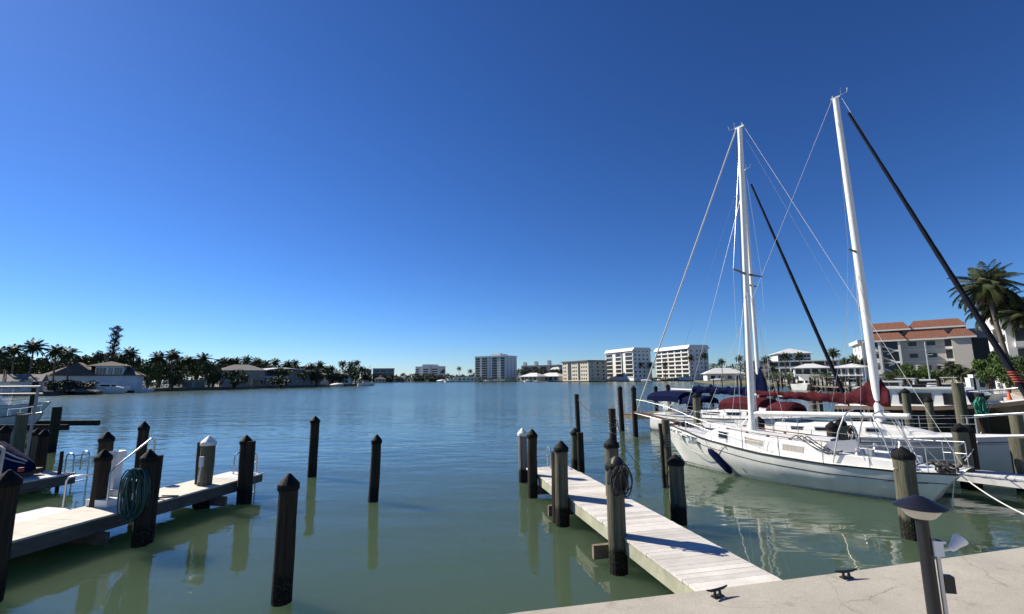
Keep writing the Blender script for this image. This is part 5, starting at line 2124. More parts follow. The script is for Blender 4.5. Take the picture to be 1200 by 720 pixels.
for f in (1, 2, 3):
    z = fl * f
    for px in (1077.5, 1099):
        if f > 1:
            w1 = b.put('window', MT['glass_dark'], 'front', XS(px) - .68, XS(px) + .68, z + .95, z + 1.85, .05)
            b.put('frame', MT['stucco_white'], 'front', XS(px) - .8, XS(px) + .8, z + .84, z + .93, .12, parent=w1)
        else:
            for o_ in (-.7, .7):
                b.put('window', MT['glass_dark'], 'front', XS(px) + o_ - .28, XS(px) + o_ + .28, z + .9, z + 1.8, .05)
    b.put('floor_band', MT['stucco_white'], 'front', XS(1066), XS(1113), z + .1, z + .28, .12)
    b.put('recess', MT['bal'], 'front', XS(1114.5), XS(1121.5), z + .65, z + fl - .1, .04)
    b.put('balcony_rail', MT['stucco_white'], 'front', XS(1114), XS(1122), z + .1, z + .6, .5)
    b.put('window', MT['glass_dark'], 'front', XS(1030) - .7, XS(1030) + .7, z + 1.1, z + 2.0, .05)
    b.put('gallery', MT['bal'], 'front', XS(1040.5), XS(1061), z + .2, z + fl - .12, .03)
    b.put('balcony_rail', MT['stucco_white'], 'front', XS(1023), XS(1038), z + .05, z + .85, .55)
b.put('window', MT['glass_dark'], 'front', XS(1092), XS(1100), .6, 1.6, .05)
for px in (1026, 1037.5, 1062):
    mb = MB()
    mb.box((XS(px), -1.15, ZE / 2 + .15), (.42, .42, ZE + .3))
    mb.build('column', MT['stucco_white'], b.t)
for f in range(4):                                        # open stairs: sloping white parapets
    z = .3 + fl * f - .2
    if f == 0: continue
    mb = MB()
    xa, xm, xb = XS(1040), XS(1056), XS(1061.5)
    mb.add([(xa, -1.0, z + 1.25), (xm, -1.0, z + .15), (xm, -1.0, z + .5), (xa, -1.0, z + 1.65), (xa, -.9, z + 1.25), (xm, -.9, z + .15), (xm, -.9, z + .5), (xa, -.9, z + 1.65)],
           [(0, 1, 2, 3), (7, 6, 5, 4), (0, 4, 5, 1), (3, 2, 6, 7), (0, 3, 7, 4), (1, 5, 6, 2)])
    mb.box(((xm + xb) / 2, -.95, z + .33), (xb - xm + .02, .1, .38))
    mb.build('stair_parapet', MT['stucco_white'], b.t)
    mb = MB()
    mb.add([(XS(1046), -.55, z - .6), (XS(1054), -.55, z - .1), (XS(1054), -.55, z + .2), (XS(1046), -.55, z - .3), (XS(1046), -.45, z - .6), (XS(1054), -.45, z - .1), (XS(1054), -.45, z + .2), (XS(1046), -.45, z - .3)],
           [(0, 1, 2, 3), (7, 6, 5, 4), (0, 4, 5, 1), (3, 2, 6, 7), (0, 3, 7, 4), (1, 5, 6, 2)])
    mb.build('stair_flight', MT['stucco_white'], b.t)
b.put('rear_wing', MT['stucco_grey'], 'front', XS(1143.5), XS(1167), 0, ZE + 1.9, -5.0, 8.0)  # recessed wing in deep shade, partly put into its darker stucco
b.put('loggia_shade', MT['bal'], 'front', XS(1146), XS(1165), 2.0, ZE - .2, -4.95, 5.0)  # near-black panel: the deep shade of the wing painted as a surface

# white neighbour at the picture edge
A_, B_ = gpt(1166, 84, 1.0), gpt(1188, 74, 1.0)
h_ = at(1185, 366, 80).z - 1
b = Block('apartment_building', 'bright white apartment block with terracotta roof behind the tall palms', A_, B_, 16, h_, MT['stucco_white'])
b.roof(MT['tile'], h_, h_ + 2.6, .9)
fl = h_ / 4
for f in range(4):
    b.put('balcony', MT['bal'], 'front', b.W * .36, b.W * .72, fl * f + 1.0, fl * f + fl * .95, .05)
    b.put('balcony_rail', MT['stucco_white'], 'front', b.W * .33, b.W * .75, fl * f + .1, fl * f + .95, .5)
    b.put('window', MT['glass_dark'], 'front', b.W * .86, b.W * .96, fl * f + 1.1, fl * f + 2.2, .05)
    b.put('balcony', MT['bal'], 'right', 1.0, 5.0, fl * f + 1.0, fl * f + fl * .95, .05)
    b.put('balcony_rail', MT['stucco_white'], 'right', .8, 5.2, fl * f + .1, fl * f + .95, .5)

# ---- left bank houses
A_, B_ = gpt(-18, 122), gpt(45, 128)
b = Block('bungalow', 'low white bungalow with pale low pitched roof beside the near palms', A_, B_, 9, 2.9, MT['stucco_white'])
mb = MB()
mb.xprism([(-.8, 3.1), (9.8, 3.1), (4.5, 5.1)], -.8, b.W + .8)
mb.build('roof', MT['roof_grey'], b.t)
b.grid('window', MT['glass_dark'], 'front', [b.W * k for k in (.35, .55, .62, .88)], [.9], 1.3, 1.0)
Y0 = 150
A_, B_ = gpt(50, 140), gpt(161, 152)
b = Block('house', 'large pale blue white waterfront house with brown hip roof and white dormer', A_, B_, 15, at(110, 440.5, 146).z - 1.0 + .05, MT['stucco_blue'])
XH = lambda px: (px - 50) / 111 * b.W
HZ = lambda py: at(110, py, 146).z - 1.0
z_e, z_r = HZ(440.5), HZ(424.5)
mb = MB()
mb.hip(0, 0, XH(160), 15, z_e + .3, HZ(429) + .3, .9, 4.5)
mb.build('roof', MT['roof_brown'], b.t)
mb = MB()
mb.hip(XH(60), -1.0, XH(108), 13, z_e + .5, z_r + .3, .4, 4.0)
mb.build('roof', MT['roof_brown'], b.t)
mb = MB()
mb.hip(XH(100), .2, XH(146), 12, HZ(429.5) + .3, HZ(423) + .3, .7, 4.0)
mb.build('roof', MT['roof_brown'], b.t)
mb = MB()
mb.box(((XH(108) + XH(142)) / 2, 4, (HZ(429.5) + .3) / 2), (XH(142) - XH(108), 8.6, HZ(429.5) + .3))
dm = mb.build('dormer', MT['stucco_blue'], b.t)
for p0_, p1_ in ((109.5, 121), (124, 129), (131.5, 140.5)):
    w1 = b.put('window', MT['stucco_white'], 'front', XH(p0_) - .2, XH(p1_) + .2, HZ(439) - .15, HZ(431) + .15, .42)
    b.put('pane', MT['glass_blue'], 'front', XH(p0_), XH(p1_), HZ(439), HZ(431), .46, parent=w1)
    for k in (1, 2):
        u = XH(p0_) + (XH(p1_) - XH(p0_)) * k / 3
        b.put('mullion', MT['stucco_white'], 'front', u - .06, u + .06, HZ(439), HZ(431), .5, parent=w1)
b.put('garage_opening', MT['glass_dark'], 'front', XH(115), XH(123), .2, 2.0, .06)
b.grid('window', MT['glass_dark'], 'front', [XH(53), XH(58)], [1.4], 1.0, 1.2)
b.put('drain_pipe', MT['stucco_white'], 'front', XH(122), XH(122.6), 0, z_e, .12)
A_, B_ = gpt(214, 178), gpt(241, 182)
b = Block('shed', 'small grey boathouse with open dark front between the waterside trees', A_, B_, 6, 2.6, MT['stucco_grey'])
b.flat(MT['roof_grey'], 2.6, .4, .6)
b.put('opening', MT['bal'], 'front', b.W * .05, b.W * .40, .2, 2.2, .05)
b.put('opening', MT['bal'], 'front', b.W * .55, b.W * .95, .2, 2.2, .05)
A_, B_ = gpt(257, 205), gpt(310, 216)
h_ = at(285, 434.5, 210).z - 1
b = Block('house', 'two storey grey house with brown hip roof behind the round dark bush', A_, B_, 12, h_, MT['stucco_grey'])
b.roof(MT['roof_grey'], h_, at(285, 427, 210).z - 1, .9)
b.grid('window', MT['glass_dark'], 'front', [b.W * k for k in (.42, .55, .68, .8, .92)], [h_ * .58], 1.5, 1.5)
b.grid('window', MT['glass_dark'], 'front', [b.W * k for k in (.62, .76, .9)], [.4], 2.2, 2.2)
b.put('column', MT['stucco_white'], 'front', b.W * .68, b.W * .71, 0, h_ * .5, .5)
A_, B_ = gpt(311, 225), gpt(376, 245)
h_ = at(345, 433.5, 235).z - 1
b = Block('house', 'modern white roofed house with wide curved eaves and white balcony', A_, B_, 13, h_, MT['stucco_grey'])
mb = MB()
rows = []
for i in range(13):
    f = i / 12
    x = -2.0 + (b.W * .93 + 2) * f
    zz = h_ + .3 + 1.1 * math.sin(math.pi * min(1, f * 1.25)) ** .7
    rows.append([(x, -2.2, zz - .5), (x, 6, zz), (x, 13.5, zz - .4), (x, 13.5, zz - .75), (x, -2.2, zz - .85)])
mb.grid(rows, close=True)
mb.build('roof', MT['roof_white'], b.t)
b.put('balcony', MT['stucco_white'], 'front', -1.0, b.W * .36, h_ * .46, h_ * .58, 2.2)
b.put('opening', MT['bal'], 'front', .5, b.W * .40, h_ * .6, h_ * .95, .05)
b.grid('window', MT['glass_blue'], 'front', [b.W * k for k in (.55, .68, .84, .95)], [.6, h_ * .55], 1.6, 2.0)
A_, B_ = gpt(384, 262), gpt(412, 275)
b = Block('house', 'small white house half hidden by the last palms of the point', A_, B_, 10, 5.2, MT['stucco_white'])
b.roof(MT['roof_white'], 5.2, 7.4, .8)
b.grid('window', MT['glass_dark'], 'front', [b.W * k for k in (.2, .5, .8)], [.8, 3.2], 1.6, 1.4)

# ------------------------------------------------------------------ vegetation on the left bank
GP = 'palms along the opposite bank'
for row in [
        (2, 406, 118, 'stout palm over the low bungalow, cut by the picture edge'), (18, 403, 132, 'ragged palm over the bungalow roof, second from the picture edge'),
        (41, 399, 130, 'tall palm with long drooping fronds just past the end of the bungalow'), (67, 404, 138, 'full crowned palm in front of the blue white house'),
        (81, 407, 136, 'palm with leaning pale trunk before the gable of the blue white house'), (97, 416, 172, 'low palm crown showing over the brown ridge of the blue white house'),
        (111, 414, 175, 'palm behind the ridge of the blue white house beside the tall needle tree'), (139, 415, 176, 'small palm just behind the tall columnar needle tree'),
        (153, 408, 178, 'tall palm standing clear behind the far end of the blue white house'),
        (187, 413, 180, 'first tall palm past the gap beside the blue white house'), (203, 410.5, 184, 'tallest spreading palm above the grey boathouse trees'),
        (221, 417, 188, 'short palm over the grey boathouse'), (239, 414.5, 192, 'palm with pale trunk beside the bushy tree'),
        (262, 418.5, 230, 'palm over the left eave of the two storey grey house'), (269, 419, 236, 'palm directly behind the roof ridge of the grey house'),
        (277, 418.5, 232, 'palm over the front hip of the grey house'), (289, 417.5, 234, 'dense palm behind the right half of the grey house'),
        (301, 419, 236, 'thin palm in the gap right of the grey house'), (310, 422, 238, 'palm between the grey house and the white roofed house'),
        (323, 420, 246, 'palm over the curved white roof end'), (337, 423, 262, 'small palm behind the curved white roof'),
        (346, 421, 262, 'broad palm behind the middle of the white roofed house'), (358, 428, 268, 'low palm behind the end of the curved white roof'),
        (365, 426, 270, 'ragged low palm at the end of the curved white roof'), (375, 423, 262, 'bushy palm beside the end of the white roofed house'),
        (388, 428, 268, 'low palm in front of the small white house'), (401.5, 422, 280, 'slim tall palm behind the small white house'),
        (411, 424, 284, 'slim palm on the point, left of the close pair'), (418, 421.5, 288, 'tallest slim palm on the tip of the point'),
        (424, 429, 288, 'last low palm on the tip of the point')]:
    palm(row[3], row[0], row[1], row[2], GP, 1.3 if row[0] < 100 else 1.4, lean=(-1.2 if row[0] == 81 else random.uniform(-.5, .5)))
GT = 'trees along the opposite bank'
for row in [
        (8, 50, 416, 446, 150, 'needle', 'dark tree mass behind the bungalow below the ragged palms'), (33, 38, 418, 446, 155, 'leaf', 'dark broad tree just behind the bungalow end'),
        (58, 34, 420, 444, 165, 'needle', 'dark tree between the bungalow and the blue white house'), (88, 40, 418, 436, 185, 'leaf', 'dark trees over the roof of the blue white house'),
        (119, 18, 412, 430, 168, 'needle', 'dark bushy growth round the foot of the tall columnar tree'), (150, 34, 419, 444, 185, 'leaf', 'tree filling the gap behind the far end of the blue white house'),
        (176, 30, 424, 455, 176, 'leaf', 'light brown green tree at the waterside past the blue white house'), (190, 30, 420, 452, 190, 'needle', 'dark tree under the first tall palms'),
        (203, 24, 436, 457, 168, 'needle', 'round dark bush overhanging the water before the boathouse'), (214, 34, 420, 447, 205, 'leaf', 'dark tree behind the grey boathouse'),
        (232, 28, 422, 447, 200, 'leaf', 'tree at the right end of the grey boathouse'), (247, 26, 426, 455, 190, 'leaf', 'pale olive tree with light leaves beside the lawn'),
        (251, 22, 430, 456, 186, 'needle', 'dark tree overlapping the pale olive tree'), (276, 32, 435, 456.5, 190, 'leaf', 'big round dark bush before the grey house'),
        (298, 26, 423, 440, 245, 'needle', 'dark trees behind the grey house roof'), (330, 30, 441, 455, 210, 'needle', 'dark clipped hedge below the white balcony'),
        (333, 30, 432, 441, 222, 'leaf', 'bush growing on the white balcony terrace'), (372, 20, 432, 452, 240, 'needle', 'dark shrub at the foot of the white roofed house'),
        (357, 18, 435, 447, 226, 'leaf', 'leafy shrub before the windows of the white roofed house'), (398, 18, 436, 452, 262, 'needle', 'dark shrub under the slim palms'),
        (412, 22, 431, 451, 276, 'leaf', 'leafy tree beneath the slim palms on the point'), (428, 16, 438, 452, 288, 'needle', 'dark bush at the very tip of the point'),
        (387, 20, 433, 451, 258, 'needle', 'dark tree in front of the small white house'), (350, 90, 428, 442, 285, 'needle', 'long dark thicket behind the white roofed house'),
        (240, 80, 424, 440, 232, 'needle', 'long dark thicket behind the boathouse palms'), (20, 80, 424, 446, 175, 'needle', 'long dark thicket far behind the bungalow')]:
    tree(row[6], row[0], row[1], row[2], row[3], row[4], GT, row[5], k=int(row[0]) % 3)
for i, (px, pw, y0, y1, Y, lb) in enumerate([(66, 24, 447, 460, 128, 'low hedge at the water below the leaning palm'), (84, 36, 445.5, 459, 134, 'dark shrub in the middle of the blue white house front'), (103, 26, 447, 458, 138, 'dark shrub beside the garage of the blue white house')]):
    tree(lb, px, pw, y0, y1, Y, 'shrubs before the blue white house', 'needle', i, name='shrub', cat='shrub', trunk=.05)

# tall columnar needle tree
base = gpt(127, 166)
htop = at(130, 384, 166).z - 1
t = thing('needle_tree', 'tall narrow columnar needle tree rising above the blue white house', 'tree', base)
mb = MB()
mb.tube([(0, 0, 0), (.3, 0, htop * .5), (.9, 0, htop)], [.4, .3, .08], 8)
mb.build('trunk', MT['bark'], t, True)
mb = MB()
rs = random.Random(5)
for k in range(62):
    f = .28 + .72 * k / 61
    c0 = Vector((.9 * f * f, 0, htop * f))
    for j in range(5):
        a = rs.uniform(0, 6.28)
        rr = (2.0 + .7 * math.sin(k * .7)) * (1 - .35 * (f - .28)) * rs.uniform(.5, 1.15)
        tip = c0 + Vector((rr * math.cos(a), rr * math.sin(a), rr * .35))
        mb.tube([c0, c0.lerp(tip, .6) - Vector((0, 0, .1)), tip], [.05, .035, .015], 4, caps=False)
        for q_ in range(14):
            p_ = c0.lerp(tip, rs.uniform(.35, 1.05)) + rvec(rs) * .18
            leaf(mb, p_, rvec(rs) + Vector((0, 0, .5)), rvec(rs), rs.uniform(.3, .55), .16)
mb.build('crown', MT['needle'], t)

# far shore greenery: one dark wood that reads as a mass, and shrubs at the foot of the towers
def thicket(name, label, x0, x1, Y0, Y1, ytop, jit, n, lf, m, seed, cat):
    rs = random.Random(seed)
    mb = MB()
    hs_ = [rs.uniform(-1, 1) for _ in range(60)]
    for i in range(n):
        f = rs.random()
        px = x0 + (x1 - x0) * f
        Y = Y0 + (Y1 - Y0) * f + rs.uniform(-5, 9)
        j = f * 58
        k = int(j)
        e = hs_[k] + (hs_[k + 1] - hs_[k]) * (j - k)
        top = at(px, ytop + jit * e, Y).z - 1
        z = 1 + top * rs.random() ** .8
        p_ = at(px, 440, Y)
        p_.z = z
        leaf(mb, p_, rvec(rs), rvec(rs), lf * rs.uniform(.6, 1.4), lf * .7)
    return tag(mb.build(name, m), label, cat, None, 'stuff')


thicket('woods', 'dark tree line along the far shore beyond the palm point', 428, 560, 592, 560, 439.5, 2.2, 5200, 1.5, MT['needle'], 1, 'trees')
thicket('woods', 'dark trees between the tallest far tower and the cream block', 600, 662, 560, 500, 433, 2.4, 3600, 1.4, MT['needle'], 2, 'trees')
thicket('shrubbery', 'green shrubs along the water below the far towers', 556, 845, 500, 372, 443.0, 1.4, 5200, .8, MT['leaf'], 3, 'shrubs')
thicket('woods', 'dark trees behind the marina villa and terraces', 832, 1005, 345, 300, 428, 3.0, 5200, 1.1, MT['needle'], 4, 'trees')
thicket('shrubbery', 'green shrubs between the marina docks and the terraces', 880, 1012, 255, 150, 437, 2.5, 3000, .7, MT['leaf'], 5, 'shrubs')
thicket('woods', 'dark tree mass behind the houses of the opposite bank', -12, 165, 178, 205, 424, 4.5, 7500, .75, MT['needle'], 6, 'trees')
thicket('woods', 'dark tree mass behind the boathouse and the grey house', 160, 320, 205, 262, 425, 4.0, 7500, .8, MT['needle'], 7, 'trees')
thicket('woods', 'dark trees running out along the palm point', 300, 434, 268, 318, 432, 3.5, 4200, .9, MT['needle'], 8, 'trees')
GF = 'palms on the far shore'
for row in [(538, 429.5, 530, 1.5, 'lone palm silhouetted beside the long low white building'), (519, 433, 560, 1.5, 'small palm over the far tree line near the pale tower'), (551, 433, 532, 1.4, 'bushy palm at the left edge of the tallest far tower'),
            (750, 424, 388, 1.5, 'palm before the shaded side of the block with three balcony bays'), (763, 425, 384, 1.5, 'palm in the gap between the two white seven storey blocks'), (779, 424, 378, 1.4, 'palm before the balconies of the broad white block'),
            (809, 416, 372, 1.5, 'tall palm at the sunlit corner of the broad white block'), (825, 413, 368, 1.6, 'tall palm before the shaded side of the broad white block'),
            (845, 420, 325, 1.5, 'small palm behind the villa hip roof'), (866, 416, 322, 1.5, 'taller palm at the end of the villa roof'),
            (897, 417, 280, 1.6, 'palm close beside the twin masts'), (919, 413, 262, 1.5, 'palm before the hip roofed hotel'), (936, 412, 258, 1.5, 'taller palm before the middle of the hip roofed hotel'),
            (975, 409, 240, 1.5, 'palm standing clear between the dark furled jib and the tall mast'), (1001, 416, 170, 1.2, 'palm at the foot of the white block beside the tall mast'), (990, 419, 165, 1.2, 'low palm over the open white pavilion'),
            (905, 428, 235, 1.2, 'short palm at the marina edge near the masts'), (953, 427, 215, 1.2, 'short palm before the marina clubhouse'), (943, 425, 222, 1.2, 'short palm left of the marina clubhouse roof'), (1009, 419, 160, 1.1, 'palm right beside the tall raked mast')]:
    palm(row[4], row[0], row[1], row[2], GF, row[3])

# right bank: tall palms and bushes
GR = 'tall palms by the white apartment block'
t1 = palm('tallest palm with huge shaggy crown and pale trunk behind the dark furled jib', 1153, 313, 73, GR, 1.9, lean=-1.8, k=1)
t2 = palm('second shaggy palm hanging over the white apartment block', 1166, 338, 75, GR, 1.75, lean=-2.0, k=3)
t3 = palm('low crowned palm peeping in at the picture edge by the white block', 1199, 350, 70, GR, 1.5, lean=-1.0, k=0)
for tt, sd_ in ((t1, 3), (t2, 4)):
    cr_ = [c for c in KIDS(tt) if c.name.startswith('crown')][0]
    mb = palm_crown(60 + sd_, nf=54, Lf=2.9, leafw=.05, droop=1.0, pairs=46)
    cr_.data = mb.build('crown', MT['palm']).data
    bpy.data.objects.remove([o for o in COL.objects if o.data == cr_.data and o != cr_][0])
    mb = MB()
    rs = random.Random(sd_)
    for k in range(70):
        a = rs.uniform(0, 6.28)
        rr = rs.uniform(.1, .5)
        leaf(mb, Vector((rr * math.cos(a), rr * math.sin(a), rs.uniform(-.6, .1))), Vector((math.cos(a) * .4, math.sin(a) * .4, -1)), rvec(rs), rs.uniform(.8, 1.7), .13)
    o = mb.build('dead_fronds', MT['dry'], tt)
    o.location = cr_.location
    o.scale = cr_.scale
GQ = 'small palms before the red roofed block'
for row in [(1113, 424, 84, 'small palm on the lawn before the red roofed block, taller of a pair'), (1124, 427, 82, 'small palm beside the taller one before the red roofed block'), (1138, 430, 80, 'small low palm nearest the white retaining wall end')]:
    palm(row[3], row[0], row[1], row[2], GQ, .75, z0=.8)
GS = 'bushes on the right bank'
for row in [(1064, 26, 428, 448, 96, 'leaf_lit', 'green hedge at the foot of the open stairs'), (1085, 24, 430, 449, 94, 'leaf_lit', 'bright green hedge below the middle windows of the red roofed block'), (1103, 20, 432, 449, 92, 'leaf', 'dark shrub below the plain wall of the red roofed block'),
            (1152, 34, 421, 452, 72, 'leaf_lit', 'rounded green bush below the leaning furled jib'), (1174, 40, 412, 456, 62, 'leaf_lit', 'large bright green bush beside the orange cone'), (1196, 44, 416, 462, 52, 'leaf', 'big dark green bush at the picture edge by the promenade'),
            (1130, 24, 434, 451, 84, 'leaf', 'dark bushes under the small palms'), (1045, 22, 434, 449, 100, 'leaf', 'low shrubs beside the columns of the red roofed block'), (1158, 26, 428, 450, 80, 'leaf', 'dark shrub behind the rounded green bush')]:
    tree(row[6], row[0], row[1], row[2], row[3], row[4], GS, row[5], k=int(row[0]) % 3, name='bush', cat='bush', trunk=.06)


# ------------------------------------------------------------------ power boats
def motorboat(name, label, L, beam, fb, style, loc, rz, hullm='hull', canvas='roof_white', group=None, cat='motorboat', rail=True):
    h = Hull(L, [(0, .04), (.08, .28 * beam / 2 * 1.0), (.2, .62 * beam / 2), (.4, .93 * beam / 2), (.65, beam / 2), (1, .94 * beam / 2)], [(0, fb * 1.35), (.3, fb * 1.12), (.6, fb), (1, fb * .92)], L * .13, 0.0, .9, .35)
    t = thing(name, label, cat, loc, rz, group)
    hull_mesh(h, 22).build('hull', MT[hullm], t, True)
    deck_mesh(h, n=22, drop=.04).build('deck', MT['gelcoat'], t)
    sheer_strip(h, 0, .05, .02, n=24).build('rub_rail', MT['dark_trim'], t)
    if style == 'console':
        zc = h.top(L * .5)
        mb = MB()
        mb.box((0, h.Y(L * .5), zc + .45), (.8, .9, .95))
        mb.build('console', MT['gelcoat'], t)
        mb = MB()
        mb.box((0, h.Y(L * .46), zc + 1.05), (.78, .06, .5), M=Matrix.Rotation(R(20), 3, 'X'))
        mb.build('windshield', MT['glass_blue'], t)
        mb = MB()
        mb.box((0, h.Y(L * .53), zc + 1.98), (1.7, 2.3, .08))
        mb.build('hardtop', MT[canvas], t)
        for sx in (-1, 1):
            for sy in (-.6, .7):
                line(t, 'top_leg', (sx * .5, h.Y(L * .53) + sy, zc), (sx * .6, h.Y(L * .53) + sy, zc + 1.98), .03, MT['alu'])
        for sx in (-.4, .4):
            mb = MB()
            mb.box((sx, h.Y(L + .15), h.top(L) + .25), (.36, .5, .75))
            mb.box((sx, h.Y(L + .25), .0), (.16, .3, .8))
            mb.build('outboard', MT['plastic_white'], t)
        mb = MB()
        mb.box((0, h.Y(L * .66), zc + .4), (1.1, .5, .8))
        mb.build('seat', MT['gelcoat'], t)
    elif style == 'cruiser':
        cab_ = (L * .16, L * .55, beam * .22, beam * .38, fb * .55)
        cabin_mesh(h, *cab_, nose=L * .2, nn=14).build('cabin', MT['gelcoat'], t, True)
        zc = h.top(L * .5) + fb * .4
        mb = MB()
        mb.box((0, h.Y(L * .58), zc + .45), (beam * .74, L * .3, .9))
        hb = mb.build('deckhouse', MT['gelcoat'], t)
        for s in (-1, 1):
            mb = MB()
            mb.box((s * (beam * .37 + .01), h.Y(L * .58), zc + .55), (.03, L * .25, .46))
            mb.build('window', MT['glass_dark'], hb)
        mb = MB()
        mb.box((0, h.Y(L * .58 - L * .15 - .012), zc + .55), (beam * .66, .03, .48))
        mb.build('windshield', MT['glass_dark'], hb)
        mb = MB()
        mb.box((0, h.Y(L * .62), zc + .95), (beam * .84, L * .42, .08))
        mb.build('hardtop', MT[canvas], t)
    elif style == 'covered':
        rows = []
        rs = random.Random(int(L * 31))
        for i in range(15):
            f = i / 14
            st = L * (.12 + .86 * f)
            hw = h.half(st) * 1.02
            hh = (.25 + .55 * math.sin(math.pi * f) ** .7)
            rows.append([(hw * math.cos(a), h.Y(st), h.top(st) + hh * max(0, math.sin(a)) * (1 + rs.uniform(-.06, .06)) - .04) for a in [math.pi * k / 10 for k in range(11)]])
        mb = MB()
        mb.grid(rows)
        mb.build('cover', MT[canvas], t, True)
    if rail:
        stf = [L * f for f in (.04, .16, .28, .4)]
        for side in (-1, 1):
            mb = MB()
            mb.tube([(side * max(.03, h.half(s_) - .06), h.Y(s_), h.top(s_) + .42) for s_ in [L * .02] + stf], .018, 6)
            for s_ in stf:
                mb.tube([(side * (h.half(s_) - .06), h.Y(s_), h.top(s_) - .03), (side * (h.half(s_) - .06), h.Y(s_), h.top(s_) + .42)], .014, 5)
            mb.build('bow_rail', MT['steel'], t, True)
    return t, h


def facing(dx, dy):                                   # rotation that points a boat's bow along (dx, dy)
    return math.atan2(-dx, dy)


# ---- the black hulled boat beyond the maroon cover
q = at(1088, 474, 26.5)
t = thing('motorboat', 'black hulled trawler boat with white cabin, dark square windows and tan side band', 'motorboat', (q.x + .3, q.y, 0), facing(.72, -.69))
h = Hull(9.0, [(0, .04), (.1, .7), (.25, 1.25), (.5, 1.45), (.8, 1.4), (1, 1.25)], [(0, 2.25), (.25, 1.92), (.5, 1.72), (1, 1.6)], .8, .0, .92, .4)
hull_mesh(h, 26).build('hull', MT['black_hull'], t, True)
deck_mesh(h, n=24).build('deck', MT['gelcoat'], t)
sheer_strip(h, 0, .24, .03, drop=-.02).build('wood_band', MT['tan_band'], t)
sheer_strip(h, 0, .06, .04, drop=-.08).build('gunwale', MT['paint_white'], t)
def house(z0, z1, s0, s1, hw, rake):
    mb = MB()
    y0, y1 = h.Y(s0), h.Y(s1)
    mb.add([(-hw, y1, z0), (hw, y1, z0), (hw, y0 + rake, z0), (-hw, y0 + rake, z0), (-hw * .95, y1, z1), (hw * .95, y1, z1), (hw * .95, y0, z1), (-hw * .95, y0, z1)],
           [(3, 2, 1, 0), (4, 5, 6, 7), (0, 1, 5, 4), (1, 2, 6, 5), (2, 3, 7, 6), (3, 0, 4, 7)])
    return mb
ch = house(1.6, 2.62, 3.2, 7.6, 1.12, .25).build('deckhouse', MT['gelcoat'], t)
for s in (-1, 1):
    for s0, s1 in ((3.45, 4.05), (4.5, 5.9), (6.3, 7.35)):
        mb = MB()
        mb.box((s * 1.09, h.Y((s0 + s1) / 2), 2.1), (.06, s1 - s0, .62))
        mb.build('window', MT['glass_dark'], ch)
for x in (-.6, .1, .72):
    mb = MB()
    mb.box((x, h.Y(3.08), 2.12), (.56, .05, .6), M=Matrix.Rotation(R(8), 3, 'X'))
    mb.build('windshield', MT['glass_dark'], ch)
mb = MB()
mb.box((0, h.Y(5.4), 2.66), (2.4, 5.2, .09))
mb.build('roof', MT['gelcoat'], ch)
mb = MB()
mb.box((.2, h.Y(5.0), 2.78), (.9, .6, .14))
mb.build('roof_hatch', MT['glass_dark'], ch)
for side in (-1, 1):
    mb = MB()
    st_ = (.25, 1.0, 1.8, 2.6)
    mb.tube([(side * (h.half(s_) - .08), h.Y(s_), h.top(s_) + .6) for s_ in st_], .02, 6)
    for s_ in st_:
        mb.tube([(side * (h.half(s_) - .08), h.Y(s_), h.top(s_)), (side * (h.half(s_) - .08), h.Y(s_), h.top(s_) + .6)], .016, 5)
    mb.build('bow_rail', MT['steel'], t, True)
q = at(1146, 466, 21.2)
coil('hose_coil', 'bright green hose looped on a dark piling beside the black hull', (q.x, q.y - .1, q.z), .2, .85, 9, MT['hose_bright'], .02, (1, -.3), 'hose', .06)

# ---- boats along the right bank
GM = 'power boats berthed along the right bank'
for (px, Y, L, bm2, fb, style, dx, dy, hm, cv, lb) in [
        (1062, 52, 8.5, 2.7, 1.0, 'console', -.75, -.66, 'hull', 'roof_white', 'white fishing boat with white hardtop just beyond the black hulled boat'),
        (1096, 50, 8.0, 2.6, 1.0, 'covered', .72, -.69, 'black_hull', 'navy', 'dark motorboat with navy cover under the flat topped piling'),
        (1085, 62, 10.5, 3.4, 1.25, 'cruiser', -.75, -.66, 'hull', 'roof_white', 'white cabin cruiser below the middle of the red roofed block'),
        (1112, 63, 8.5, 2.8, 1.0, 'console', -.7, -.7, 'hull', 'roof_white', 'white open boat with hardtop in front of the small palm pair'),
        (1122, 54, 8.0, 2.7, 1.0, 'cruiser', .72, -.69, 'hull', 'roof_white', 'white motorboat beside the white dock boxes near the retaining wall'),
        (1045, 66, 9.0, 2.8, 1.1, 'cruiser', -.75, -.66, 'hull', 'roof_white', 'white cruiser below the open stairs of the red roofed block'),
        (1028, 80, 9.0, 2.8, 1.1, 'console', -.75, -.66, 'hull', 'roof_white', 'white hardtop boat half hidden by the raised end of the maroon cover')]:
    q = gpt(px, Y, 0)
    motorboat('motorboat', lb, L, bm2, fb, style, q, facing(dx, dy), hm, cv, GM)
GN = 'white boats at the marina docks'
pr, prh = None, None
protos = {}
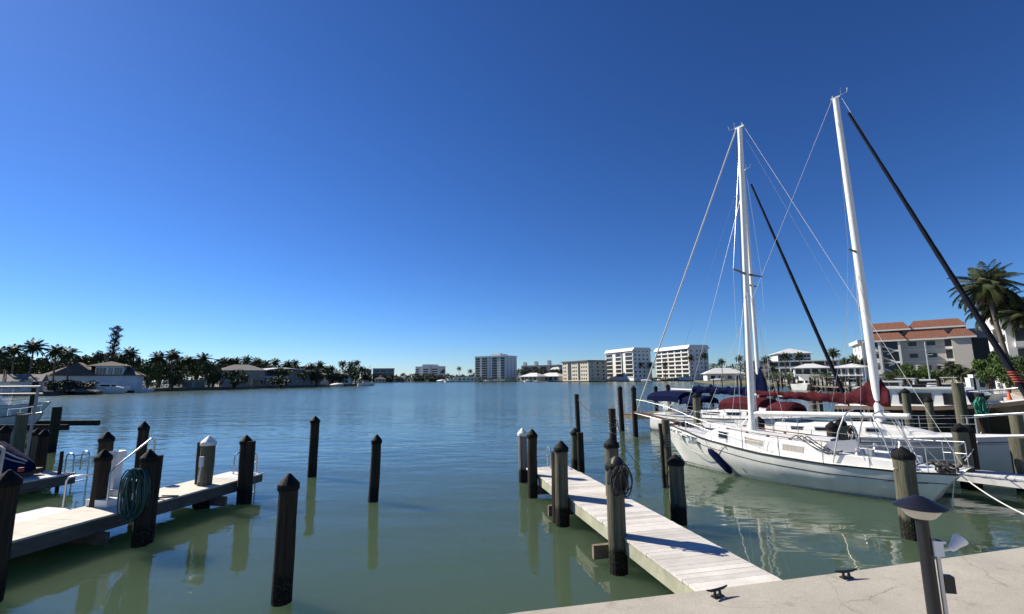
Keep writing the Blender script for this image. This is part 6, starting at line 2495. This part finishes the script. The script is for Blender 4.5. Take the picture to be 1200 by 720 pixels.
for i, (px, Y, st, dx, sc, lb) in enumerate([
        (951, 118, 'cruiser', .8, 1.5, 'white cruiser with domed bow at the marina dock below the clubhouse'), (935, 150, 'console', -.6, 1.1, 'white hardtop boat at the marina left of the domed cruiser'),
        (968, 135, 'cruiser', -.8, 1.2, 'white cruiser at the marina dock right of the domed cruiser'), (985, 120, 'console', .7, 1.2, 'white hardtop boat at the marina below the open pavilion'),
        (998, 105, 'cruiser', -.7, 1.1, 'white cruiser at the marina beside the tall raked mast'), (918, 190, 'console', .8, 1.2, 'small white boat at the outer end of the marina docks'),
        (757, 352, 'covered', -1, 1.0, 'tiny white boat below the gap between the two white blocks'), (518, 520, 'covered', .6, 1.6, 'tiny white boat on the far shore left of the lone palm'),
        (528, 505, 'cruiser', .8, 1.6, 'tiny white boat on the far shore below the lone palm'), (572, 500, 'covered', 1, 1.2, 'tiny white boat moored below the tallest far tower'),
        (620, 430, 'cruiser', 1, 1.1, 'tiny white boat below the two white roofed pavilions'), (842, 300, 'covered', 1, 1.2, 'small white boat below the villa'),
        (430, 262, 'cruiser', 1, 1.15, 'white boat with dark stern at the tip of the palm point'), (396, 246, 'covered', 1, 1.0, 'white boat below the small white house on the point')]):
    q = gpt(px, Y, 0)
    rz = facing(dx, -.4 if i % 2 else .5)
    if st not in protos:
        protos[st] = motorboat('motorboat', lb, 8.5, 2.8, 1.05, st, q, rz, 'hull', 'roof_white', GN)[0]
        protos[st].scale = (sc,) * 3
    else:
        dup(protos[st], q, rz, (sc,) * 3, lb, GN)
q = gpt(131, 138, 0)
motorboat('motorboat', 'white sport boat with hardtop moored before the blue white house', 10.5, 3.2, 1.3, 'cruiser', q, facing(1, .12), 'hull', 'roof_white')
q = gpt(98, 130, 0)
motorboat('motorboat', 'low dark boat under the shrubs before the blue white house', 9, 2.8, .8, 'covered', q, facing(-1, -.1), 'black_hull', 'roof_brown')
q = gpt(172, 152, 0)
motorboat('motorboat', 'small pale skiff at the seawall past the blue white house', 5.5, 2.0, .7, 'covered', q, facing(1, .1), 'hull', 'stucco_white', rail=False)

# ---- marina piers
GK = 'timber piers of the far marina'
def pier(label, a, b, wd=2.2, z=1.1):
    t = dock('pier', label, (a.x, a.y), (b.x, b.y), wd, z, MT['beam'], MT['beam'], MT['beam'], plank=1.2, gap=.02)
    t['group'] = GK
    return t
PA = [(gpt(1000, 95, 0), gpt(925, 128, 0), 'nearest long marina pier below the open pavilion'), (gpt(985, 130, 0), gpt(905, 165, 0), 'marina pier behind the nearest one, below the clubhouse'), (gpt(960, 170, 0), gpt(893, 205, 0), 'farthest marina pier near the twin masts')]
rs = random.Random(12)
first = None
for a, b, lb in PA:
    pier(lb, a, b)
    n_ = 30
    for i in range(n_):
        p_ = a.lerp(b, (i + .5) / n_) + Vector((rs.uniform(-1, 1), (-1.4 if i % 2 else 1.4) + rs.uniform(-1.5, 1.5), 0))
        if first is None:
            first = piling('piling', 'dark timber piling of the far marina piers', (p_.x, p_.y), 2.6, .17, cap=None, m='piling_dark', group='pilings of the far marina piers', n=8)
        else:
            dup(first, p_, 0, (1, 1, rs.uniform(.85, 1.25)))
for i, (px, Y) in enumerate([(836, 175), (846, 168), (864, 150), (868, 90), (876, 86), (1008, 88), (1016, 84), (1022, 90), (1005, 70), (1060, 60), (1075, 58), (1100, 46)]):
    dup(first, gpt(px, Y, 0), 0, (1.1, 1.1, 1.15), 'lone dark piling in the water around the far marina', 'lone pilings around the far marina')

for i in range(46):
    px_, Y_ = rs.uniform(905, 1012), rs.uniform(100, 215)
    dup(first, gpt(px_, Y_, 0), 0, (1, 1, rs.uniform(.8, 1.3)))
for i, (px, Y, st, dx, sc, lb) in enumerate([(926, 172, 'cruiser', -.8, 1.1, 'white cabin boat among the pilings left of the marina clubhouse'), (944, 185, 'console', .8, 1.1, 'small white hardtop boat behind the domed marina cruiser'), (961, 158, 'console', -.7, 1.1, 'white hardtop boat in the thick of the marina pilings'), (976, 160, 'cruiser', .7, 1.0, 'small white cabin boat below the gap between clubhouse and open pavilion')]):
    dup(protos[st], gpt(px, Y, 0), facing(dx, .4), (sc,) * 3, lb, GN)

# ---- right bank small things
q = gp(1182, 463, .8)
t = thing('traffic_cone', 'orange traffic cone on the promenade below the big green bush', 'cone', at(1182, 461, 44).xy.to_3d() + Vector((0, 0, .8)))
mb = MB(); mb.lathe([(.26, .03), (.2, .2), (.12, .62), (.07, .95), (.05, .96)], n=12); mb.build('cone', MT['orange'], t, True)
mb = MB(); mb.box((0, 0, .02), (.7, .7, .06)); mb.build('base', MT['orange'], t)
for px, hh, lb in ((1138, 1.9, 'white dock box standing at the end of the retaining wall'), (1142, 2.4, 'taller white dock locker beside the dock box')):
    q = at(px, 452, 76)
    t = thing('dock_box', lb, 'locker', (q.x, q.y, .9))
    mb = MB(); mb.box((0, 0, hh / 2), (.9, .8, hh)); mb.build('body', MT['plastic_white'], t)
    mb = MB(); mb.box((0, 0, hh + .04), (1.0, .9, .08)); mb.build('lid', MT['plastic_white'], t)
q = gpt(1090, 90, .9)
t = thing('light_pole', 'thin pale light pole standing before the red roofed apartment block', 'light pole', q)
zt_ = at(1086, 401, 90).z - .9
mb = MB(); mb.tube([(0, 0, 0), (0, 0, zt_)], [.14, .08], 8); mb.build('post', MT['alu'], t, True)
mb = MB(); mb.box((.5, 0, zt_ * .72), (1.0, .14, .1)); mb.box((.95, 0, zt_ * .72), (.4, .25, .12)); mb.build('lamp_arm', MT['alu'], t)

# flag over the bungalow
q = gpt(3, 121, 1.0)
t = thing('flag_pole', 'red and white flag hanging limp on a pole before the bungalow', 'flag pole', q)
mb = MB(); mb.tube([(0, 0, 0), (0, 0, 6.0)], .05, 6); mb.build('pole', MT['alu'], t, True)
for k in range(5):
    mb = MB()
    x0_, x1_ = .05 + .16 * k, .05 + .16 * (k + 1)
    rows = []
    for i in range(8):
        z = 5.9 - .42 * i
        wv_ = .12 * math.sin(i * .9 + k)
        rows.append([(x0_, wv_, z - .1 * k), (x1_, wv_ + .06 * math.sin(k * 2.), z - .1 * (k + 1)), (x1_, wv_ + .05, z - .1 * (k + 1)), (x0_, wv_ + .03, z - .1 * k)])
    mb.grid(rows, close=True)
    mb.build('flag_stripe', MT['red'] if k % 2 == 0 else MT['paint_white'], t)
# white loungers on the lawn of the white roofed house
for i in range(5):
    q = gpt(321 + 2.6 * i, 212, 1.0)
    t = thing('sun_lounger', 'white sun lounger in the row on the bank before the white roofed house', 'sun lounger', q, .6, 'white sun loungers on the opposite bank')
    mb = MB(); mb.box((0, 0, .4), (.7, 1.5, .12)); mb.build('seat', MT['plastic_white'], t)
    mb = MB(); mb.box((0, .95, .75), (.7, .12, .95), M=Matrix.Rotation(R(-35), 3, 'X')); mb.build('backrest', MT['plastic_white'], t)

# ------------------------------------------------------------------ near left: lift boats, frame, jet ski
q = at(28, 476, 46)
motorboat('motorboat', 'white fishing boat with hardtop farther out behind the lift boat', 9.0, 2.9, 1.15, 'console', (-50.2, 46, 0), facing(1, .1), 'hull', 'roof_white')
q = at(36, 490, 26.5)
tb, hb_ = motorboat('motorboat', 'pale grey hulled boat raised on the lift at the picture edge', 7.6, 2.6, 1.05, 'console', (-30.4, 26.5, .33), facing(1, .05), 'hull_grey', 'roof_white')
# lift beam under it
a_, b_ = at(79, 501, 24.5), at(20, 503, 24.8)
t = thing('boat_lift', 'dark cross beam of the boat lift between the edge pilings', 'boat lift', (a_.x, a_.y, 0))
mb = MB(); mb.bar((0, 0, a_.z), (b_.x - a_.x - 2, b_.y - a_.y, a_.z), .22, .28); mb.build('beam', MT['piling_dark'], t)
mb = MB(); mb.bar((-.6, 2.5, a_.z), (b_.x - a_.x - 2, 2.6, a_.z), .22, .28); mb.build('beam', MT['piling_dark'], t)
GE = 'pilings round the boat lift'
for (x, y, Y, r, cp, m_, lb) in [
        (8, 498, 15.5, .15, 'cap', 'piling_dark', 'dark piling with pointed cap behind the covered watercraft'), (27, 486, 20, .19, None, 'piling', 'grey flat topped piling below the lift boat bow'),
        (23, 484, 20.8, .12, None, 'piling_pale', 'pale thin piling just beside the grey flat topped one'), (45, 502, 17.2, .15, 'cap', 'piling', 'grey brown piling with slanted cap beside the pipe frame'),
        (53, 503, 15.9, .15, 'cap', 'piling_dark', 'black piling with slanted cap at the near floating dock corner'), (67, 477, 23.5, .19, None, 'piling_dark', 'tall black piling at the outer end of the boat lift beam'),
        (73, 529, 15.3, .05, None, 'piling_dark', 'thin leaning black post at the small ladder'), (41, 448, 38, .2, None, 'piling_dark', 'dark post behind the pipe frame before the fishing boat')]:
    q = at(x, y, Y)
    piling('piling', lb, (q.x, q.y), q.z, r, cap=cp, m=m_, group=GE, n=12)
# low dock with covered jet ski and ladder
ja = gp(0, 556, .5)
t = thing('floating_dock', 'short low floating dock under the covered watercraft', 'dock', (-15.4, 15.0, 0), rzL)
mb = MB()
for i in range(9):
    mb.box((-1.2 + .0, -.9 + i * .2, .5), (4.6, .19, .05))
mb.build('decking', MT['deck'], t)
mb = MB(); mb.box((-1.2, -.1, .33), (4.6, 1.8, .28)); mb.build('fascia', MT['fascia'], t)
swim_ladder('small steel ladder at the end of the low floating dock', (-14.6 + .2, 15.9), rzL + R(-90), .5, wd=.45)
q = at(16, 533, 14.9)
t = thing('jet_ski', 'personal watercraft under a navy cover with pale stripes on the floating dock', 'jet ski', (q.x - .75, q.y, .56), facing(1, -.1))
mb = MB()
rows = []
prof = [(-1.5, .25, .30), (-1.35, .5, .42), (-.9, .56, .62), (-.4, .54, .78), (.05, .5, .98), (.35, .46, 1.05), (.7, .46, .86), (1.1, .38, .66), (1.45, .2, .50), (1.6, .04, .40)]
for y_, w_, z_ in prof:
    row = []
    for k in range(15):
        a = math.pi * k / 14
        cx_, sz_ = math.cos(a), math.sin(a)
        row.append((w_ * cx_ * (1.0 if sz_ < .3 else .98 - .45 * (sz_ - .3)), y_, .14 + (z_ - .14) * sz_ ** .8))
    rows.append(row)
mb.grid(rows)
mb.add(rows[0], [tuple(range(15))])
cvj = mb.build('cover', MT['navy'], t, True)
for dz in (0, 1):
    mb = MB()
    pts = []
    for (y_, w_, z_) in prof[2:9]:
        a = math.pi * (.23 + .09 * dz)
        s_ = math.sin(a)
        pts.append((w_ * math.cos(a) * (.98 - .45 * (s_ - .3)) + .012, y_, .14 + (z_ - .14) * s_ ** .8 + .012))
    mb.tube(pts, .022, 5)
    mb.build('cover_stripe', MT['seat'], cvj, True)
mb = MB(); mb.box((0, 0, .1), (1.0, 2.7, .16)); mb.build('hull', MT['rubber'], t)
mb = MB(); mb.box((.3, 1.55, .26), (.1, .1, .12)); mb.build('bow_bumper', MT['red'], t)
# grey pipe frame over the lift
q = at(45, 453.5, 17.0)
zb = .5
t = thing('pipe_frame', 'tall grey pipe frame with level top rail at the picture edge', 'frame', (q.x, q.y, 0))
q2 = at(37, 540, 17.0)
mb = MB(); mb.tube([(-.05, 0, .3), (0, 0, q.z)], .045, 10); mb.build('post', MT['pipe'], t, True)
mb = MB(); mb.tube([(.08, 0, q.z), (-3.5, 0, q.z)], .04, 8); mb.build('top_rail', MT['pipe'], t, True)
mb = MB(); mb.tube([(-.1, .3, q.z - .26), (-3.5, .3, q.z - .26)], .035, 8); mb.build('top_rail', MT['pipe'], t, True)
mb = MB(); mb.tube([(-3.3, 0, .3), (-3.3, 0, q.z)], .07, 10); mb.build('post', MT['pipe'], t, True)
# second grey pipe at the very edge by the black piling
q = at(5, 524, 11.0)
t = thing('grab_rail', 'grey pipe rail end rising beside the near black piling', 'rail', (q.x, q.y, 0))
mb = MB(); mb.tube([(-.06, 0, .2), (.0, 0, q.z - .05), (-.08, 0, q.z), (-.6, 0, q.z)], .035, 8); mb.build('rail', MT['pipe'], t, True)

# prototypes never used are dropped
for t, tr_, cr_ in PALMS:
    if t.location.z < -40:
        for o in (tr_, cr_, t): bpy.data.objects.remove(o)
for e in TREES.values():
    if not e[3]:
        for o in e[:3]: bpy.data.objects.remove(o)
